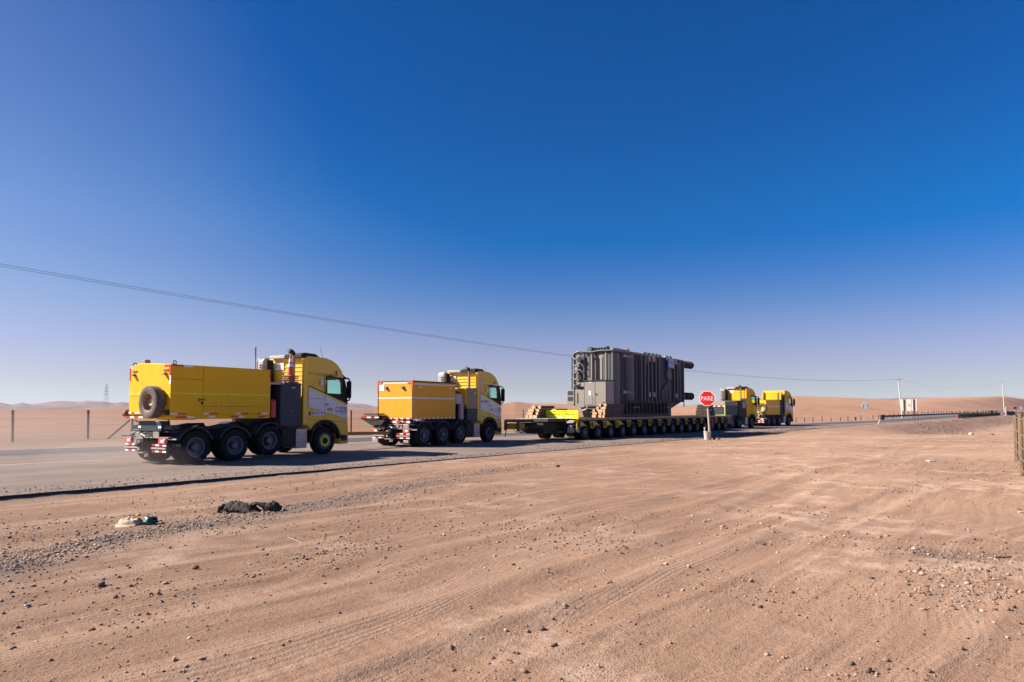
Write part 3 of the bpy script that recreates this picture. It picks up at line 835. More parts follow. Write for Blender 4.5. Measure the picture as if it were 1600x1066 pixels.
mountains('mountains', [(-900, 640), (-600, 626), (-300, 631), (-100, 627), (0, 629), (20, 632.5), (35, 629), (50, 632), (95, 626.5), (120, 628.5), (137, 626), (165, 628), (180, 630), (190, 628), (215, 631), (300, 628), (420, 625), (545, 629), (570, 631), (592, 636), (640, 640)], 4200, 6400, 3)
mountains('mountain_foothills', [(-700, 640), (-200, 634), (0, 636), (60, 635), (120, 634), (200, 633.5), (300, 635), (500, 634), (550, 635), (570, 637), (590, 641), (620, 641)], 2600, 3600, 13)
mountains('mountain_range', [(1000, 640), (1200, 625), (1370, 622.5), (1450, 621.5), (1520, 622.5), (1640, 621.5), (1800, 619), (2200, 624), (2600, 640)], 7500, 9800, 23)
# ---------------------------------------------------------------- wheels
def tyre_prof(r, w, ri):
    h = w/2
    return [(-h*0.80, ri), (-h*0.95, ri+0.03), (-h*1.0, (r+ri)/2), (-h*0.96, r-0.04), (-h*0.85, r-0.006), (-h*0.5, r), (-h*0.45, r-0.012), (-h*0.2, r-0.012), (-h*0.15, r),
            (h*0.15, r), (h*0.2, r-0.012), (h*0.45, r-0.012), (h*0.5, r), (h*0.85, r-0.006), (h*0.96, r-0.04), (h*1.0, (r+ri)/2), (h*0.95, ri+0.03), (h*0.80, ri)]
def make_wheel(parent, x, y, z, r, w, ri, kind, side, mt, mr, mhub=None, mring=None, dual=False, yy=None, name='wheel'):
    """wheel > tyre, rim. side=-1: outer face towards -y"""
    s = side
    hub = MB()
    oy = s*w/2
    if kind == 'front':
        hub.lathe([(s*w*0.18, 0.02), (s*w*0.62, 0.06), (s*w*0.62, 0.10), (s*w*0.45, 0.13), (s*w*0.42, 0.0)], (x, y, z), n=20)
    else:
        hub.lathe([(s*w*0.50, 0.001), (s*w*0.50, 0.10), (s*w*0.42, 0.12), (s*w*0.0, 0.13)], (x, y, z), n=20)
    root = hub.build(name, mhub or M_dark, parent)
    t = MB(); t.lathe(tyre_prof(r, w, ri), (x, y, z), n=44)
    if dual:
        t.lathe(tyre_prof(r, w, ri), (x, y-s*(w+0.04), z), n=44)
    t.build('tyre', mt, root, smooth=50)
    rm = MB()
    if kind == 'front':
        rm.lathe([(s*w*0.47, ri+0.015), (s*w*0.44, ri-0.01), (s*w*0.20, ri-0.03), (s*w*0.25, ri*0.80), (s*w*0.42, ri*0.66), (s*w*0.44, 0.10)], (x, y, z), n=36)
    else:
        rm.lathe([(s*w*0.47, ri+0.015), (s*w*0.46, ri-0.008), (s*w*0.10, ri-0.025), (-s*w*0.10, ri-0.05), (-s*w*0.18, ri*0.62), (-s*w*0.12, 0.13)], (x, y, z), n=36)
    for i in range(10):
        a = 2*math.pi*i/10
        q = (x+ri*0.60*math.cos(a), z+ri*0.60*math.sin(a))
        if kind == 'front':
            rm.cyl((q[0], y+s*w*0.42, q[1]), (q[0], y+s*w*0.52, q[1]), 0.018, n=6)
        else:
            rm.cyl((q[0], y-s*w*0.18, q[1]), (q[0], y-s*w*0.02, q[1]), 0.018, n=6)
    rm.build('rim', mr, root)
    if mring is not None:
        k = MB(); k.lathe([(s*w*0.46, ri*0.80), (s*w*0.50, ri*0.79), (s*w*0.53, ri*0.62), (s*w*0.50, ri*0.42), (s*w*0.45, ri*0.42)], (x, y, z), n=36)
        k.build('ring', mring, root)
    return root

CUT_OBJS = []
def cab_profile():
    pts = [(-0.82, 1.09), (-0.82, 3.60), (-0.74, 3.66), (0.10, 3.64), (0.40, 3.57), (0.68, 3.42), (0.88, 3.18), (0.99, 2.92), (1.07, 2.60), (1.17, 1.90), (1.21, 1.30), (1.22, 0.70), (1.20, 0.42), (1.10, 0.35), (0.78, 0.35), (0.76, 0.62)]
    for a in np.linspace(8, 150, 14):
        pts.append((0.76*math.cos(R(a)), 0.51+0.76*math.sin(R(a))))
    pts += [(-0.68, 0.98)]
    return pts
def boolean_cut(o, cutter):
    b = o.modifiers.new('cut', 'BOOLEAN'); b.operation = 'DIFFERENCE'; b.object = cutter; b.solver = 'EXACT'
    bpy.context.view_layer.update()
    dg = bpy.context.evaluated_depsgraph_get()
    me = bpy.data.meshes.new_from_object(o.evaluated_get(dg), preserve_all_data_layers=True, depsgraph=dg)
    mods = [m.name for m in o.modifiers]
    o.modifiers.clear()
    old = o.data; o.data = me; bpy.data.meshes.remove(old)
    me.name = o.name
def make_cab(root, opt):
    HW = 1.215
    ycab = M_cab if opt.get('cabmat') is None else opt['cabmat']
    mb = MB().prism_y(cab_profile(), -HW, HW)
    win = [(0.10, 2.30), (0.10, 2.88), (0.20, 2.92), (0.80, 2.84), (0.88, 2.72), (0.90, 2.28)]
    cut = MB().prism_y(win, -2, 2).build('cutter', M_black, root, smooth=0)
    cav = MB().box(0.0, 1.6, -1.10, 1.10, 2.16, 2.86).build('cavity', M_black, root, smooth=0)
    # the roof narrows a little towards its top
    o = mb.build('cab', [ycab, M_black], root, smooth=30, bevel=0.045, seg=3)
    for v in o.data.vertices:
        if v.co.z > 2.9: v.co.y *= 1-0.09*(v.co.z-2.9)/0.75
        if v.co.x > 0.9 and v.co.z > 0.9: v.co.y *= 0.97
    boolean_cut(o, cut)
    boolean_cut(o, cav); bpy.data.objects.remove(cav)
    o.data.set_sharp_from_angle(angle=R(32))
    # inner walls of the window opening are dark
    for p in o.data.polygons:
        c = p.center
        if abs(c.y) < 1.12 and -0.02 < c.x < 1.12 and 2.1 < c.z < 2.95: p.material_index = 1
    mb = MB().prism_y([(0.03, 2.26), (0.05, 2.93), (0.22, 2.99), (0.36, 2.96), (0.52, 2.93), (0.90, 2.90), (1.01, 2.80), (1.08, 2.55), (1.17, 1.88), (0.9, 2.045)], -1.232, -1.219)
    tr = mb.build('window_surround', M_black, root, smooth=0)
    boolean_cut(tr, cut)
    bpy.data.objects.remove(cut)
    g = MB().prism_y([(p[0], p[1]) for p in win], -1.212, -1.206).build('window', M_glass, root, smooth=0)
    g2 = MB().prism_y([(p[0], p[1]) for p in win], 1.206, 1.212).build('window', M_glass, root, smooth=0)
    # seat and steering wheel seen through the window
    for a_, b_ in ((-0.95, -0.45), (0.45, 0.95)):
        MB().box(0.20, 0.34, a_, b_, 2.28, 2.52).build('seat', M_black, root, bevel=0.03)
    st = MB()
    for i in range(14):
        a0, a1 = 2*math.pi*i/14, 2*math.pi*(i+1)/14
        f = lambda a: (0.70+0.16*math.cos(a)*0.9, 0.70+0.2*math.sin(a), 2.33+0.22*math.cos(a)*0.6+0.05)
        st.cyl(f(a0), f(a1), 0.014, n=6, caps=False)
    st.build('steering_wheel', M_black, root)
    # windscreen
    wb = MB()
    wb.prism_y([(1.02, 2.87), (1.028, 2.87), (1.095, 2.56), (1.145, 2.17), (1.137, 2.17), (1.087, 2.56)], -1.09, 1.09)
    wb.build('windscreen', M_glass, root)
    MB().prism_y([(1.14, 2.16), (1.155, 2.16), (1.20, 1.85), (1.17, 1.85)], -1.08, 1.08).build('windscreen_base', M_screen, root)
    mb = MB().prism_y([(0.93, 3.10), (1.17, 2.93), (1.20, 2.86), (1.02, 2.90), (0.95, 3.0)], -1.12, 1.12)
    mb.build('sun_visor', M_black, root)
    # grille and front bumper
    g = MB()
    g.box(1.20, 1.235, -0.85, 0.85, 0.95, 1.55)
    for k in range(5): g.box(1.235, 1.25, -0.8, 0.8, 1.0+0.11*k, 1.04+0.11*k)
    g.build('grille', M_black, root)
    for s in (-1, 1):
        h = MB().box(1.19, 1.24, s*0.80-0.22, s*0.80+0.22, 0.62, 0.85)
        h.build('headlight', M_lampw, root, bevel=0.02)
    b = MB().box(0.95, 1.26, -1.19, 1.19, 0.36, 0.56)
    b.build('bumper', ycab, root, bevel=0.04)
    # near side step recess
    s = MB().prism_y([(0.80, 0.72), (1.14, 0.68), (1.14, 0.50), (0.84, 0.46)], -1.222, -1.219).mat(1)
    s.box(0.86, 1.12, -1.26, -1.222, 0.47, 0.52)
    s.build('step', [M_black, M_navy], root)
    # white livery band, lime line, black line (door side)
    for sgn in ((-1, 1) if opt.get('band', True) else ()):
        ya, yb = sgn*1.2205, sgn*1.2165
        tp = lambda x: 2.53-(x+0.80)*0.335
        bt = lambda x: 1.78-(x+0.80)*0.235
        w = MB().prism_y([(-0.80, bt(-0.80)), (1.15, bt(1.15)), (1.165, 1.80), (1.0, tp(1.0)-0.06), (-0.80, tp(-0.80)-0.06)], ya, yb)
        w.build('livery_band', M_white, root, smooth=0)
        w = MB().prism_y([(-0.80, tp(-0.80)-0.056), (0.95, tp(0.95)-0.056), (0.95, tp(0.95)+0.02), (-0.80, tp(-0.80)+0.01)], ya-sgn*0.0005, yb)
        w.build('lime_line', M_lime, root, smooth=0)
        w = MB().prism_y([(-0.80, tp(-0.80)+0.014), (1.02, tp(1.02)+0.024), (1.02, tp(1.02)+0.075), (-0.80, tp(-0.80)+0.05)], ya-sgn*0.001, yb)
        w.build('black_line', M_ink, root, smooth=0)
        if opt.get('white_outline'):
            w = MB().beam((-0.79, sgn*1.222, 1.10), (-0.79, sgn*1.222, 3.5), 0.008, 0.05)
            w.beam((-0.79, sgn*1.217, 3.05), (0.9, sgn*1.217, 2.96), 0.01, 0.04)
            w.beam((-0.79, sgn*1.224, bt(-0.8)-0.03), (1.12, sgn*1.224, bt(1.12)-0.03), 0.008, 0.05)
            w.build('outline_tape', M_paper, root, smooth=0)
    # panel joints, as thin dark strips standing 1 mm proud
    j = MB()
    j.beam((0.0, -1.2235, 1.35), (0.0, -1.2235, 2.22), 0.004, 0.012)
    j.beam((-0.02, -1.2165, 2.28), (-0.02, -1.2165, 3.02), 0.004, 0.012)
    j.beam((-0.78, -1.217, 3.03), (0.0, -1.217, 3.02), 0.004, 0.012)
    j.beam((-0.02, -1.217, 3.02), (0.62, -1.217, 2.99), 0.004, 0.012)
    j.beam((-0.80, -1.2235, 2.10), (0.0, -1.2235, 2.08), 0.003, 0.010)
    j.beam((-0.80, -1.2175, 1.34), (1.17, -1.2175, 1.18), 0.003, 0.010)
    j.beam((-0.60, -1.217, 2.55), (-0.38, -1.217, 2.95), 0.003, 0.008)
    j.beam((-0.38, -1.217, 2.95), (0.0, -1.217, 2.97), 0.003, 0.008)
    j.build('panel_joint', M_ink, root, smooth=0)
    h = MB().box(0.02, 0.16, -1.245, -1.222, 1.86, 1.90)
    h.build('door_handle', M_black, root, bevel=0.005)
    # arch trim
    for sgn in (-1, 1):
        a = MB().arc_y((0, 0.51), 0.70, 0.79, 4, 150, sgn*1.27, sgn*1.10)
        a.build('wheel_arch', M_black, root)
    # small vertical marker lamp above the door
    MB().box(0.56, 0.60, -1.215, -1.19, 3.02, 3.16).build('marker_lamp', M_black, root)
    MB().cyl((0.18, -0.9, 3.55), (0.02, -0.9, 4.05), 0.006, n=5).build('antenna', M_black, root)
    # back wall: ribs, side fairings
    w = MB()
    for k in range(6): w.box(-0.845, -0.81, -1.02, 1.1, 2.62+0.16*k, 2.65+0.16*k)
    w.build('back_panel_rib', ycab, root, bevel=0.006)
    for sgn in (-1, 1):
        f = MB().prism_z([(-0.80, sgn*1.20), (-0.80, sgn*1.04), (-1.0, sgn*1.07), (-1.02, sgn*1.20)], 1.12, 3.56)
        f.build('side_fairing', ycab, root, bevel=0.015)
    # mirrors
    for sgn in (-1, 1):
        m = MB()
        m.tube([(0.95, sgn*1.18, 2.90), (1.06, sgn*1.34, 2.90), (1.10, sgn*1.40, 2.78), (1.12, sgn*1.40, 2.35), (1.10, sgn*1.38, 2.05), (1.02, sgn*1.2, 2.00)], 0.028, 8)
        m.build('mirror_arm', M_black, root)
        mm = MB().box(1.02, 1.10, sgn*1.38-0.12, sgn*1.38+0.10, 2.12, 2.78)
        mm.build('mirror', M_black, root, bevel=0.03)

def stripes(mb, p, d, n, l, h, first=0, t=0.006, nrm=(0, -1, 0)):
    """reflective tape on a plane: n pieces of length l along d; colours alternate"""
    d = Vector(d); p = Vector(p)
    for i in range(n):
        mb.mat((i+first) % 2)
        a = p+d*(l*i); b = p+d*(l*(i+1))
        mb.beam(a, b, t, h)
    return mb

def make_chassis(root, opt):
    f = MB()
    for s in (-1, 1):
        f.box(-6.0, 1.0, s*0.42-0.05, s*0.42+0.05, 0.72, 1.0)
    for x in (-5.9, -4.6, -3.2, -1.6, 0.4): f.box(x-0.05, x+0.05, -0.37, 0.37, 0.76, 0.96)
    for x in opt['axles']: f.cyl((x, -1.1, 0.51), (x, 1.1, 0.51), 0.09)
    f.cyl((0, -1.0, 0.51), (0, 1.0, 0.51), 0.07)
    # springs and brake drums
    for x in opt['axles']+[0.0]:
        for s in (-1, 1):
            f.beam((x-0.5, s*0.5, 0.72), (x, s*0.5, 0.60), 0.09, 0.06); f.beam((x+0.5, s*0.5, 0.72), (x, s*0.5, 0.60), 0.09, 0.06)
            f.cyl((x, s*0.75, 0.51), (x, s*0.95, 0.51), 0.21)
    f.build('chassis', M_dark, root)
    # side tanks
    for s in (-1, 1):
        t = MB().box(-1.96, -1.36, s*0.55, s*1.17, 0.34, 1.04); t.build('side_tank', M_black, root, bevel=0.05)
    t = MB().box(-1.34, -0.84, -1.21, -0.55, 0.28, 0.98).mat(1)
    for x in (-1.28, -0.92):
        for z in (0.52, 0.76): t.box(x-0.02, x+0.02, -1.216, -1.20, z-0.02, z+0.02)
    t.build('tread_box', [M_alu, M_black], root, bevel=0.012)
    t = MB().box(-0.83, -0.78, -1.16, -1.08, 0.55, 0.59); t.build('side_marker', M_orange, root)
    # front mudguard behind the wheel
    for a_, b_ in ((-1.22, -0.80), (0.80, 1.22)):
        MB().arc_y((0, 0.51), 0.62, 0.66, 25, 185, a_, b_).build('mudguard', M_black, root)
    # rear mudguards
    for x in opt['axles']:
        for s in (-1, 1):
            z = 0.51+opt.get('lift', {}).get(x, 0)
            a0, a1 = (22, 158)
            t = MB().arc_y((x, z), 0.60, 0.635, a0, a1, s*1.27, s*0.62)
            t.build('mudguard', M_navy, root)
    # fifth wheel and deck gear
    t = MB().box(-4.9, -4.0, -0.45, 0.45, 1.02, 1.10)
    t.prism_y([(-5.2, 1.06), (-4.2, 1.22), (-3.6, 1.22), (-3.5, 1.06)], -1.0, -0.9)
    t.prism_y([(-5.2, 1.06), (-4.2, 1.22), (-3.6, 1.22), (-3.5, 1.06)], 0.9, 1.0)
    t.build('fifth_wheel', M_dark, root)

def make_rear(root, opt):
    X = opt.get('rear', -6.0)
    t = MB().box(X-0.15, X, -1.16, 1.16, 0.80, 0.84); t.build('rear_beam', M_grey, root)
    t = MB().box(X-0.10, X, -0.28, 0.28, 0.36, 0.98); t.box(X-0.32, X-0.10, -0.13, 0.13, 0.42, 0.78)
    t.prism_y([(X-0.5, 0.60), (X-0.32, 0.70), (X-0.32, 0.50)], -0.06, 0.06)
    t.build('tow_coupling', M_dark, root, bevel=0.01)
    t = MB().box(X-0.34, X-0.32, 0.02, 0.13, 0.44, 0.74).mat(0); t.box(X-0.36, X-0.10, -0.20, 0.20, 0.34, 0.37)
    t.box(X-0.12, X-0.10, -0.62, -0.32, 0.84, 1.0); t.box(X-0.11, X-0.09, 0.35, 1.0, 0.86, 0.95)
    t.beam((X-0.05, 0.95, 0.98), (X-0.4, 0.70, 0.86), 0.25, 0.03)
    t.tube([(X-0.14, -0.05, 0.98), (X-0.28, 0.05, 0.93), (X-0.30, -0.22, 0.86), (X-0.18, -0.30, 0.90)], 0.022)
    t.tube([(X-0.14, 0.35, 0.98), (X-0.26, 0.25, 0.90), (X-0.22, 0.10, 0.84)], 0.022)
    t.build('coupling_plate', M_steel, root)
    for s in (-1, 1):
        l = MB().box(X-0.20, X-0.12, s*0.92-0.18, s*0.92+0.18, 0.64, 0.79)
        l.mat(1).box(X-0.212, X-0.20, s*0.92-0.13, s*0.92+0.05, 0.67, 0.76)
        l.build('tail_lamp', [M_lamp, M_lampw], root, bevel=0.01)
    for s in (-1, 1):
        b = MB().box(X-0.16, X-0.06, min(s*0.34, s*1.14), max(s*0.34, s*1.14), 0.36, 0.62); b.build('bumper_panel', M_black, root, bevel=0.01)
        st = MB()
        for zz in (0.59, 0.40):
            stripes(st, (X-0.17, s*0.36, zz), (0, s, 0), 4, 0.19, 0.055, 0, t=0.012)
        st.mat(2).box(X-0.20, X-0.162, min(s*0.36, s*1.12), max(s*0.36, s*1.12), 0.475, 0.52)
        st.build('reflector_strip', [M_rred, M_signw, M_lgrey], root)
    t = MB().box(X-0.14, X-0.12, -0.1, 0.1, 0.22, 0.34); t.build('number_plate', M_signw, root)
    # dark cross module above the coupling
    t = MB().box(X-0.04, X+0.25, -0.62, 0.62, 1.0, 1.32); t.box(X+0.02, X+0.3, -1.08, 1.08, 1.06, 1.2)
    t.build('cross_module', M_navy, root, bevel=0.02)
    for s in (-1, 1):
        MB().box(X-0.055, X-0.04, s*0.55-0.08, s*0.55+0.08, 1.10, 1.17).build('reflector', M_signw, root)
    MB().box(X+0.02, X+0.5, 0.62, 1.2, 0.98, 1.02).build('rear_deck', M_dark, root); MB().box(X+0.02, X+0.5, -1.2, -0.62, 0.98, 1.02).build('rear_deck', M_dark, root)

def exhaust(root, x, y, z0=1.6, z1=3.70):
    t = MB().cyl((x, y, z0), (x, y, z1), 0.062, n=14)
    t.build('exhaust_stack', M_exh, root)
    e = MB().cyl((x, y, z1-0.02), (x-0.04, y, z1+0.08), 0.066, 0.075, n=12).cyl((x-0.04, y, z1+0.08), (x-0.22, y+0.02, z1+0.13), 0.075, 0.085, n=12)
    e.build('exhaust_tip', M_black, root)
def roof_gear(root):
    t = MB().prism_y([(-0.98, 3.58), (-0.98, 3.74), (-0.80, 3.79), (-0.30, 3.77), (-0.10, 3.66), (-0.2, 3.63)], -1.02, -0.12); t.build('roof_vent', M_black, root, bevel=0.02)
    t = MB().prism_y([(-0.98, 3.60), (-0.98, 3.72), (-0.50, 3.76), (-0.40, 3.66)], -0.08, 0.78); t.build('roof_hatch', M_lgrey, root, bevel=0.02)
def air_intake(root, mat, y0=0.72, y1=1.16):
    t = MB().prism_y([(-1.28, 2.55), (-1.28, 3.52), (-1.18, 3.64), (-0.96, 3.64), (-0.96, 2.55)], y0+0.02, y1); t.build('air_intake', mat, root, bevel=0.05)
    t = MB()
    for k in range(9): t.box(-1.30, -1.275, y0+0.06, y1-0.22, 2.62+k*0.09, 2.66+k*0.09)
    t.box(-1.10, -0.9, y0-0.08, y0+0.02, 2.5, 3.56)
    t.build('intake_grille', M_black, root)

def truck_base(label, loc, heading, opt):
    """local frame: x forward, y to the left, origin on the ground under the front axle"""
    root = empty('ballast_truck', loc, R(90-heading))
    tag(root, label, 'truck', 'yellow ballast trucks of the convoy')
    make_chassis(root, opt); make_cab(root, opt); make_rear(root, opt)
    r = 0.51
    for s in (-1, 1):
        make_wheel(root, 0, s*1.09, r, r, 0.31, 0.292, 'front', s, M_tyre, opt.get('frim', M_rim), M_dark, opt.get('ring'))
        for x in opt['axles']:
            z = r+opt.get('lift', {}).get(x, 0)
            make_wheel(root, x, s*1.10, z, r, 0.29, 0.292, 'rear', s, M_tyre, M_rimb, M_rim, None, dual=True)
    return root

def local(px, py, heading, a, b, c=0):
    """world point of local (a forward, b left, c up)"""
    t = R(heading)
    return (px+a*math.sin(t)-b*math.cos(t), py+a*math.cos(t)+b*math.sin(t), c)
AX = [-2.5, -3.87, -5.28]
# ================================================================ truck nearest to the camera
H1 = 32.0
O1 = local(-7.04, 25.88, H1, 0, 1.25)
t1 = truck_base('nearest truck, its long yellow box carrying a dusty spare wheel on the back', O1, H1,
                dict(axles=AX, lift={-2.5: 0.10}, rear=-6.0, ring=M_ring, frim=M_rimb))
# box
def box1(root):
    y0, y1, x0, x1, z0, z1 = -1.20, 1.06, -6.12, -2.48, 1.52, 3.06
    b = MB()
    b.prism_x([(y0, z0), (y1, z0), (y1, z1-0.03), (0.45, z1+0.09), (y0+0.1, z1), (y0, z1)], x0, x1)
    o = b.build('ballast_box', M_boxy, root, smooth=20, bevel=0.012)
    s = MB().box(x0+0.05, x1+0.02, y0+0.05, y1-0.05, 1.38, 1.52); s.prism_y([(x0+0.02, 1.52), (x0+0.02, 1.44), (x0+0.3, 1.36), (x0+0.9, 1.36), (x0+0.9, 1.52)], y0+0.1, y0+0.9)
    s.build('sub_frame', M_boxy, o, bevel=0.01)
    j = MB()
    j.beam((-5.05, y0-0.001, z0+0.02), (-5.05, y0-0.001, z1-0.02), 0.004, 0.012)
    j.beam((x0+0.05, y0-0.001, 2.62), (-5.05, y0-0.001, 2.62), 0.004, 0.010)
    j.beam((-5.05, y0-0.001, 1.78), (x1-0.05, y0-0.001, 1.78), 0.003, 0.008)
    j.beam((x0-0.001, y0+0.1, 2.1), (x0-0.001, y1-0.1, 2.1), 0.004, 0.008)
    j.build('panel_joint', M_ink, o, smooth=0)
    l = MB().beam((x0+0.02, y0-0.002, 2.18), (x1-0.02, y0-0.002, 2.18), 0.006, 0.045)
    l.beam((x0-0.002, y0+0.02, 2.18), (x0-0.002, y1-0.02, 2.18), 0.006, 0.045)
    l.build('lime_line', M_lime, o, smooth=0)
    lt = MB().box(-5.16, -4.98, y0-0.03, y0-0.004, 1.98, 2.01); lt.box(-5.20, -5.18, y0-0.02, y0, 1.92, 2.03); lt.box(-5.11, -5.05, y0-0.03, y0, 1.84, 1.93)
    lt.build('latch', M_ink, o)
    r = MB()
    x = x0+0.0
    segs = [(x0+.02, x0+.23, 0), (x0+.23, x0+.52, 1), (-5.02, -4.83, 0), (-4.83, -4.5, 1), (-3.85, -3.66, 0), (-3.66, -3.36, 1), (-3.0, -2.85, 1), (-2.85, -2.56, 0)]
    for a, b2, k in segs: r.mat(k).box(a, b2, y0-0.008, y0-0.002, 1.525, 1.57)
    for a, b2, k in [(-5.9, -5.55, 1), (-5.55, -5.3, 0), (-4.8, -4.55, 0), (-4.0, -3.7, 1), (-3.7, -3.5, 0), (-2.95, -2.6, 1)]: r.mat(k).box(a, b2, y0+0.040, y0+0.048, 1.42, 1.47)
    # corners
    r.mat(1).box(x0-0.008, x0-0.002, y0+0.0, y0+0.10, 2.72, 3.05); r.box(x0+0.0, x0+0.40, y0-0.008, y0-0.002, 3.0, 3.05); r.mat(0).box(x0+0.40, x0+0.7, y0-0.008, y0-0.002, 3.0, 3.05)
    r.mat(0).box(x0-0.008, x0-0.002, y0, y0+0.08, 2.45, 2.72)
    r.mat(1).box(x0-0.008, x0-0.002, y0+0.1, y0+0.35, 2.99, 3.05)
    r.box(x0-0.008, x0-0.002, y1-0.06, y1, 2.6, 3.0); r.mat(0).box(x0-0.008, x0-0.002, y1-0.2, y1-0.08, 2.96, 3.0)
    r.mat(1).box(x0-0.008, x0-0.002, y1-0.35, y1-0.15, 1.55, 1.6); r.mat(0).box(x0-0.008, x0-0.002, y1-0.15, y1, 1.55, 1.6); r.mat(0).box(x0-0.008, x0-0.002, y1-0.6, y1-0.35, 1.55, 1.6)
    r.mat(1).box(x1-0.05, x1+0.0, y0-0.009, y0-0.002, 2.75, 3.02)
    r.build('reflector_strip', [M_signw, M_rred], o)
    a = MB().box(x0-0.06, x0-0.02, y1-1.15, y1+0.04, 1.40, 1.48)
    a.mat(1)
    for k in range(5): a.mat(1+(k % 2)).box(x0-0.075, x0-0.06, y1+0.04-0.24*(k+1), y1+0.04-0.24*k, 1.41, 1.47)
    a.build('rear_bar', [M_dark, M_rred, M_signw], o)
    for yy in (y0+0.28, y1-0.28):
        w = MB().box(x0-0.02, x0-0.002, yy-0.14, yy+0.10, 2.86, 2.91); w.mat(1).prism_y([(x0-0.12, 2.74), (x0-0.02, 2.82), (x0-0.02, 2.74)], yy-0.06, yy+0.06)
        w.build('rear_lamp', [M_red, M_ink], o)
    e = MB()
    for (ex, ey) in ((x0+0.12, y0+0.02), (x1-0.25, y0+0.03), (x0+0.1, y1-0.1)):
        e = MB()
        for i in range(10):
            a0, a1 = 2*math.pi*i/10, 2*math.pi*(i+1)/10
            e.cyl((ex+0.055*math.cos(a0), ey, z1+0.055+0.055*math.sin(a0)), (ex+0.055*math.cos(a1), ey, z1+0.055+0.055*math.sin(a1)), 0.016, n=6, caps=False)
        e.build('lifting_eye', M_rust, o)
    MB().box(x0+0.02, x0+0.2, 0.25, 0.42, z1+0.05, z1+0.19).build('roof_lamp', M_flange, o, bevel=0.02)
    # winch drum beside the box
    w = MB().cyl((x0+0.1, y1+0.02, 1.56), (x0+0.1, y1+0.30, 1.56), 0.05).cyl((x0+0.1, y1+0.22, 1.56), (x0+0.1, y1+0.40, 1.56), 0.13, 0.11, n=16)
    w.build('winch', M_rust, o)
    # spare wheel
    s = MB().lathe(tyre_prof(0.50, 0.30, 0.28), (0, 0, 0), axis='x', n=44)
    s.T = None
    sp = s.build('spare_wheel', M_tyre_d, root, smooth=50)
    sp.location = (x0-0.20, -0.55, 1.90)
    rm = MB().lathe([(-0.14, 0.295), (-0.13, 0.27), (0.02, 0.25), (0.05, 0.19), (-0.02, 0.12), (-0.04, 0.11), (0.0, 0.0)], (0, 0, 0), axis='x', n=36)
    for i in range(10):
        a = 2*math.pi*i/10
        rm.cyl((-0.0, 0.165*math.cos(a), 0.165*math.sin(a)), (0.02, 0.165*math.cos(a), 0.165*math.sin(a)), 0.014, n=6)
    rr = rm.build('rim', M_rimt, sp)
    br = MB().box(x0-0.08, x0+0.01, -0.75, -0.35, 1.60, 2.2); br.box(x0-0.12, x0, y0+0.03, y0+0.10, 1.50, 1.68)
    br.build('spare_wheel_bracket', M_ink, root)
    MB().box(x0-0.06, x0-0.02, y0+0.17, y0+0.24, 1.66, 1.78).build('padlock', M_lime, root)
box1(t1)
def gear1(root):
    # dark cabinet beside the cab
    c = MB().prism_y([(-2.04, 1.09), (-1.13, 1.09), (-1.13, 2.64), (-1.86, 2.64), (-2.04, 2.48)], -1.20, -0.75)
    o = c.build('side_cabinet', M_navy, root, bevel=0.015)
    d = MB().box(-1.56, -1.40, -1.206, -1.20, 2.44, 2.49).mat(1).box(-1.80, -1.30, -1.206, -1.20, 2.30, 2.315).box(-1.75, -1.52, -1.206, -1.20, 2.22, 2.235)
    d.box(-1.80, -1.76, -1.206, -1.20, 2.23, 2.3); d.mat(0).cyl((-1.55, -1.215, 1.62), (-1.55, -1.19, 1.62), 0.018)
    d.build('cabinet_marking', [M_lgrey, M_ink], o)
    c = MB().box(-2.38, -1.0, -0.72, 1.05, 1.05, 2.45).box(-2.30, -1.1, -0.6, 1.0, 2.45, 2.56); c.build('engine_module', M_black, root, bevel=0.02)
    c = MB().box(-2.40, -1.2, -1.1, 1.0, 2.56, 2.64).box(-2.42, -2.38, -1.1, 1.0, 2.50, 2.60); c.build('module_top_frame', M_lgrey, root, bevel=0.01)
    c = MB().cyl((-2.25, -1.02, 1.40), (-2.25, -1.02, 1.98), 0.13, n=18).lathe([(0, 0.13), (0.05, 0.10), (0.08, 0.0)], (-2.25, -1.02, 1.98), axis='z', n=18)
    c.build('extinguisher_case', M_red, root)
    MB().box(-2.45, -2.0, -1.2, -0.8, 1.02, 1.08).build('case_shelf', M_navy, root)
    c = MB()
    for k in range(3): c.mat([0, 1, 0][k]).box(-1.95, -1.8, -0.30+k*0.28, -0.02+k*0.28, 2.68, 2.80)
    c.build('warning_bar', [M_rred, M_signw], root)
    exhaust(root, -1.20, -0.86, 2.5, 3.70)
    roof_gear(root); air_intake(root, M_lgrey)
    MB().cyl((-1.3, 1.15, 2.9), (-1.32, 1.15, 4.05), 0.02, n=6).cyl((-1.32, 1.15, 3.7), (-1.32, 1.15, 4.05), 0.03, n=6).build('antenna', M_rust, root)
    MB().box(-0.858, -0.848, 0.10, 0.72, 3.18, 3.46).build('label_sheet', M_paper, root)
    MB().tube([(-0.88, 0.35, 3.45), (-1.1, 0.55, 3.0), (-1.2, 0.6, 2.6)], 0.012, 6).build('air_hose', M_black, root)
gear1(t1)
def cab_text(root, big, small, smallplate=True):
    text_obj('lettering', big, 0.3, M_ink, root, (0.82, -1.2235, 1.67), (1, 0, -0.0), (0, 0, 1), width=0.56, height=0.22, depth=0.0015)
    MB().box(0.70, 1.0, -1.2225, -1.2205, 1.505, 1.515).build('underline', M_ink, root, smooth=0)
    e = MB().prism_y([(0.10, 1.70), (0.22, 1.76), (0.38, 1.72), (0.42, 1.64), (0.30, 1.62), (0.12, 1.64)], -1.224, -1.2205); e.build('emblem', M_emb, root, smooth=0)
    MB().box(-0.16-0.07, -0.16+0.07, -1.222, -1.2165, 2.60, 2.80).build('door_sticker', M_white, root, smooth=0)
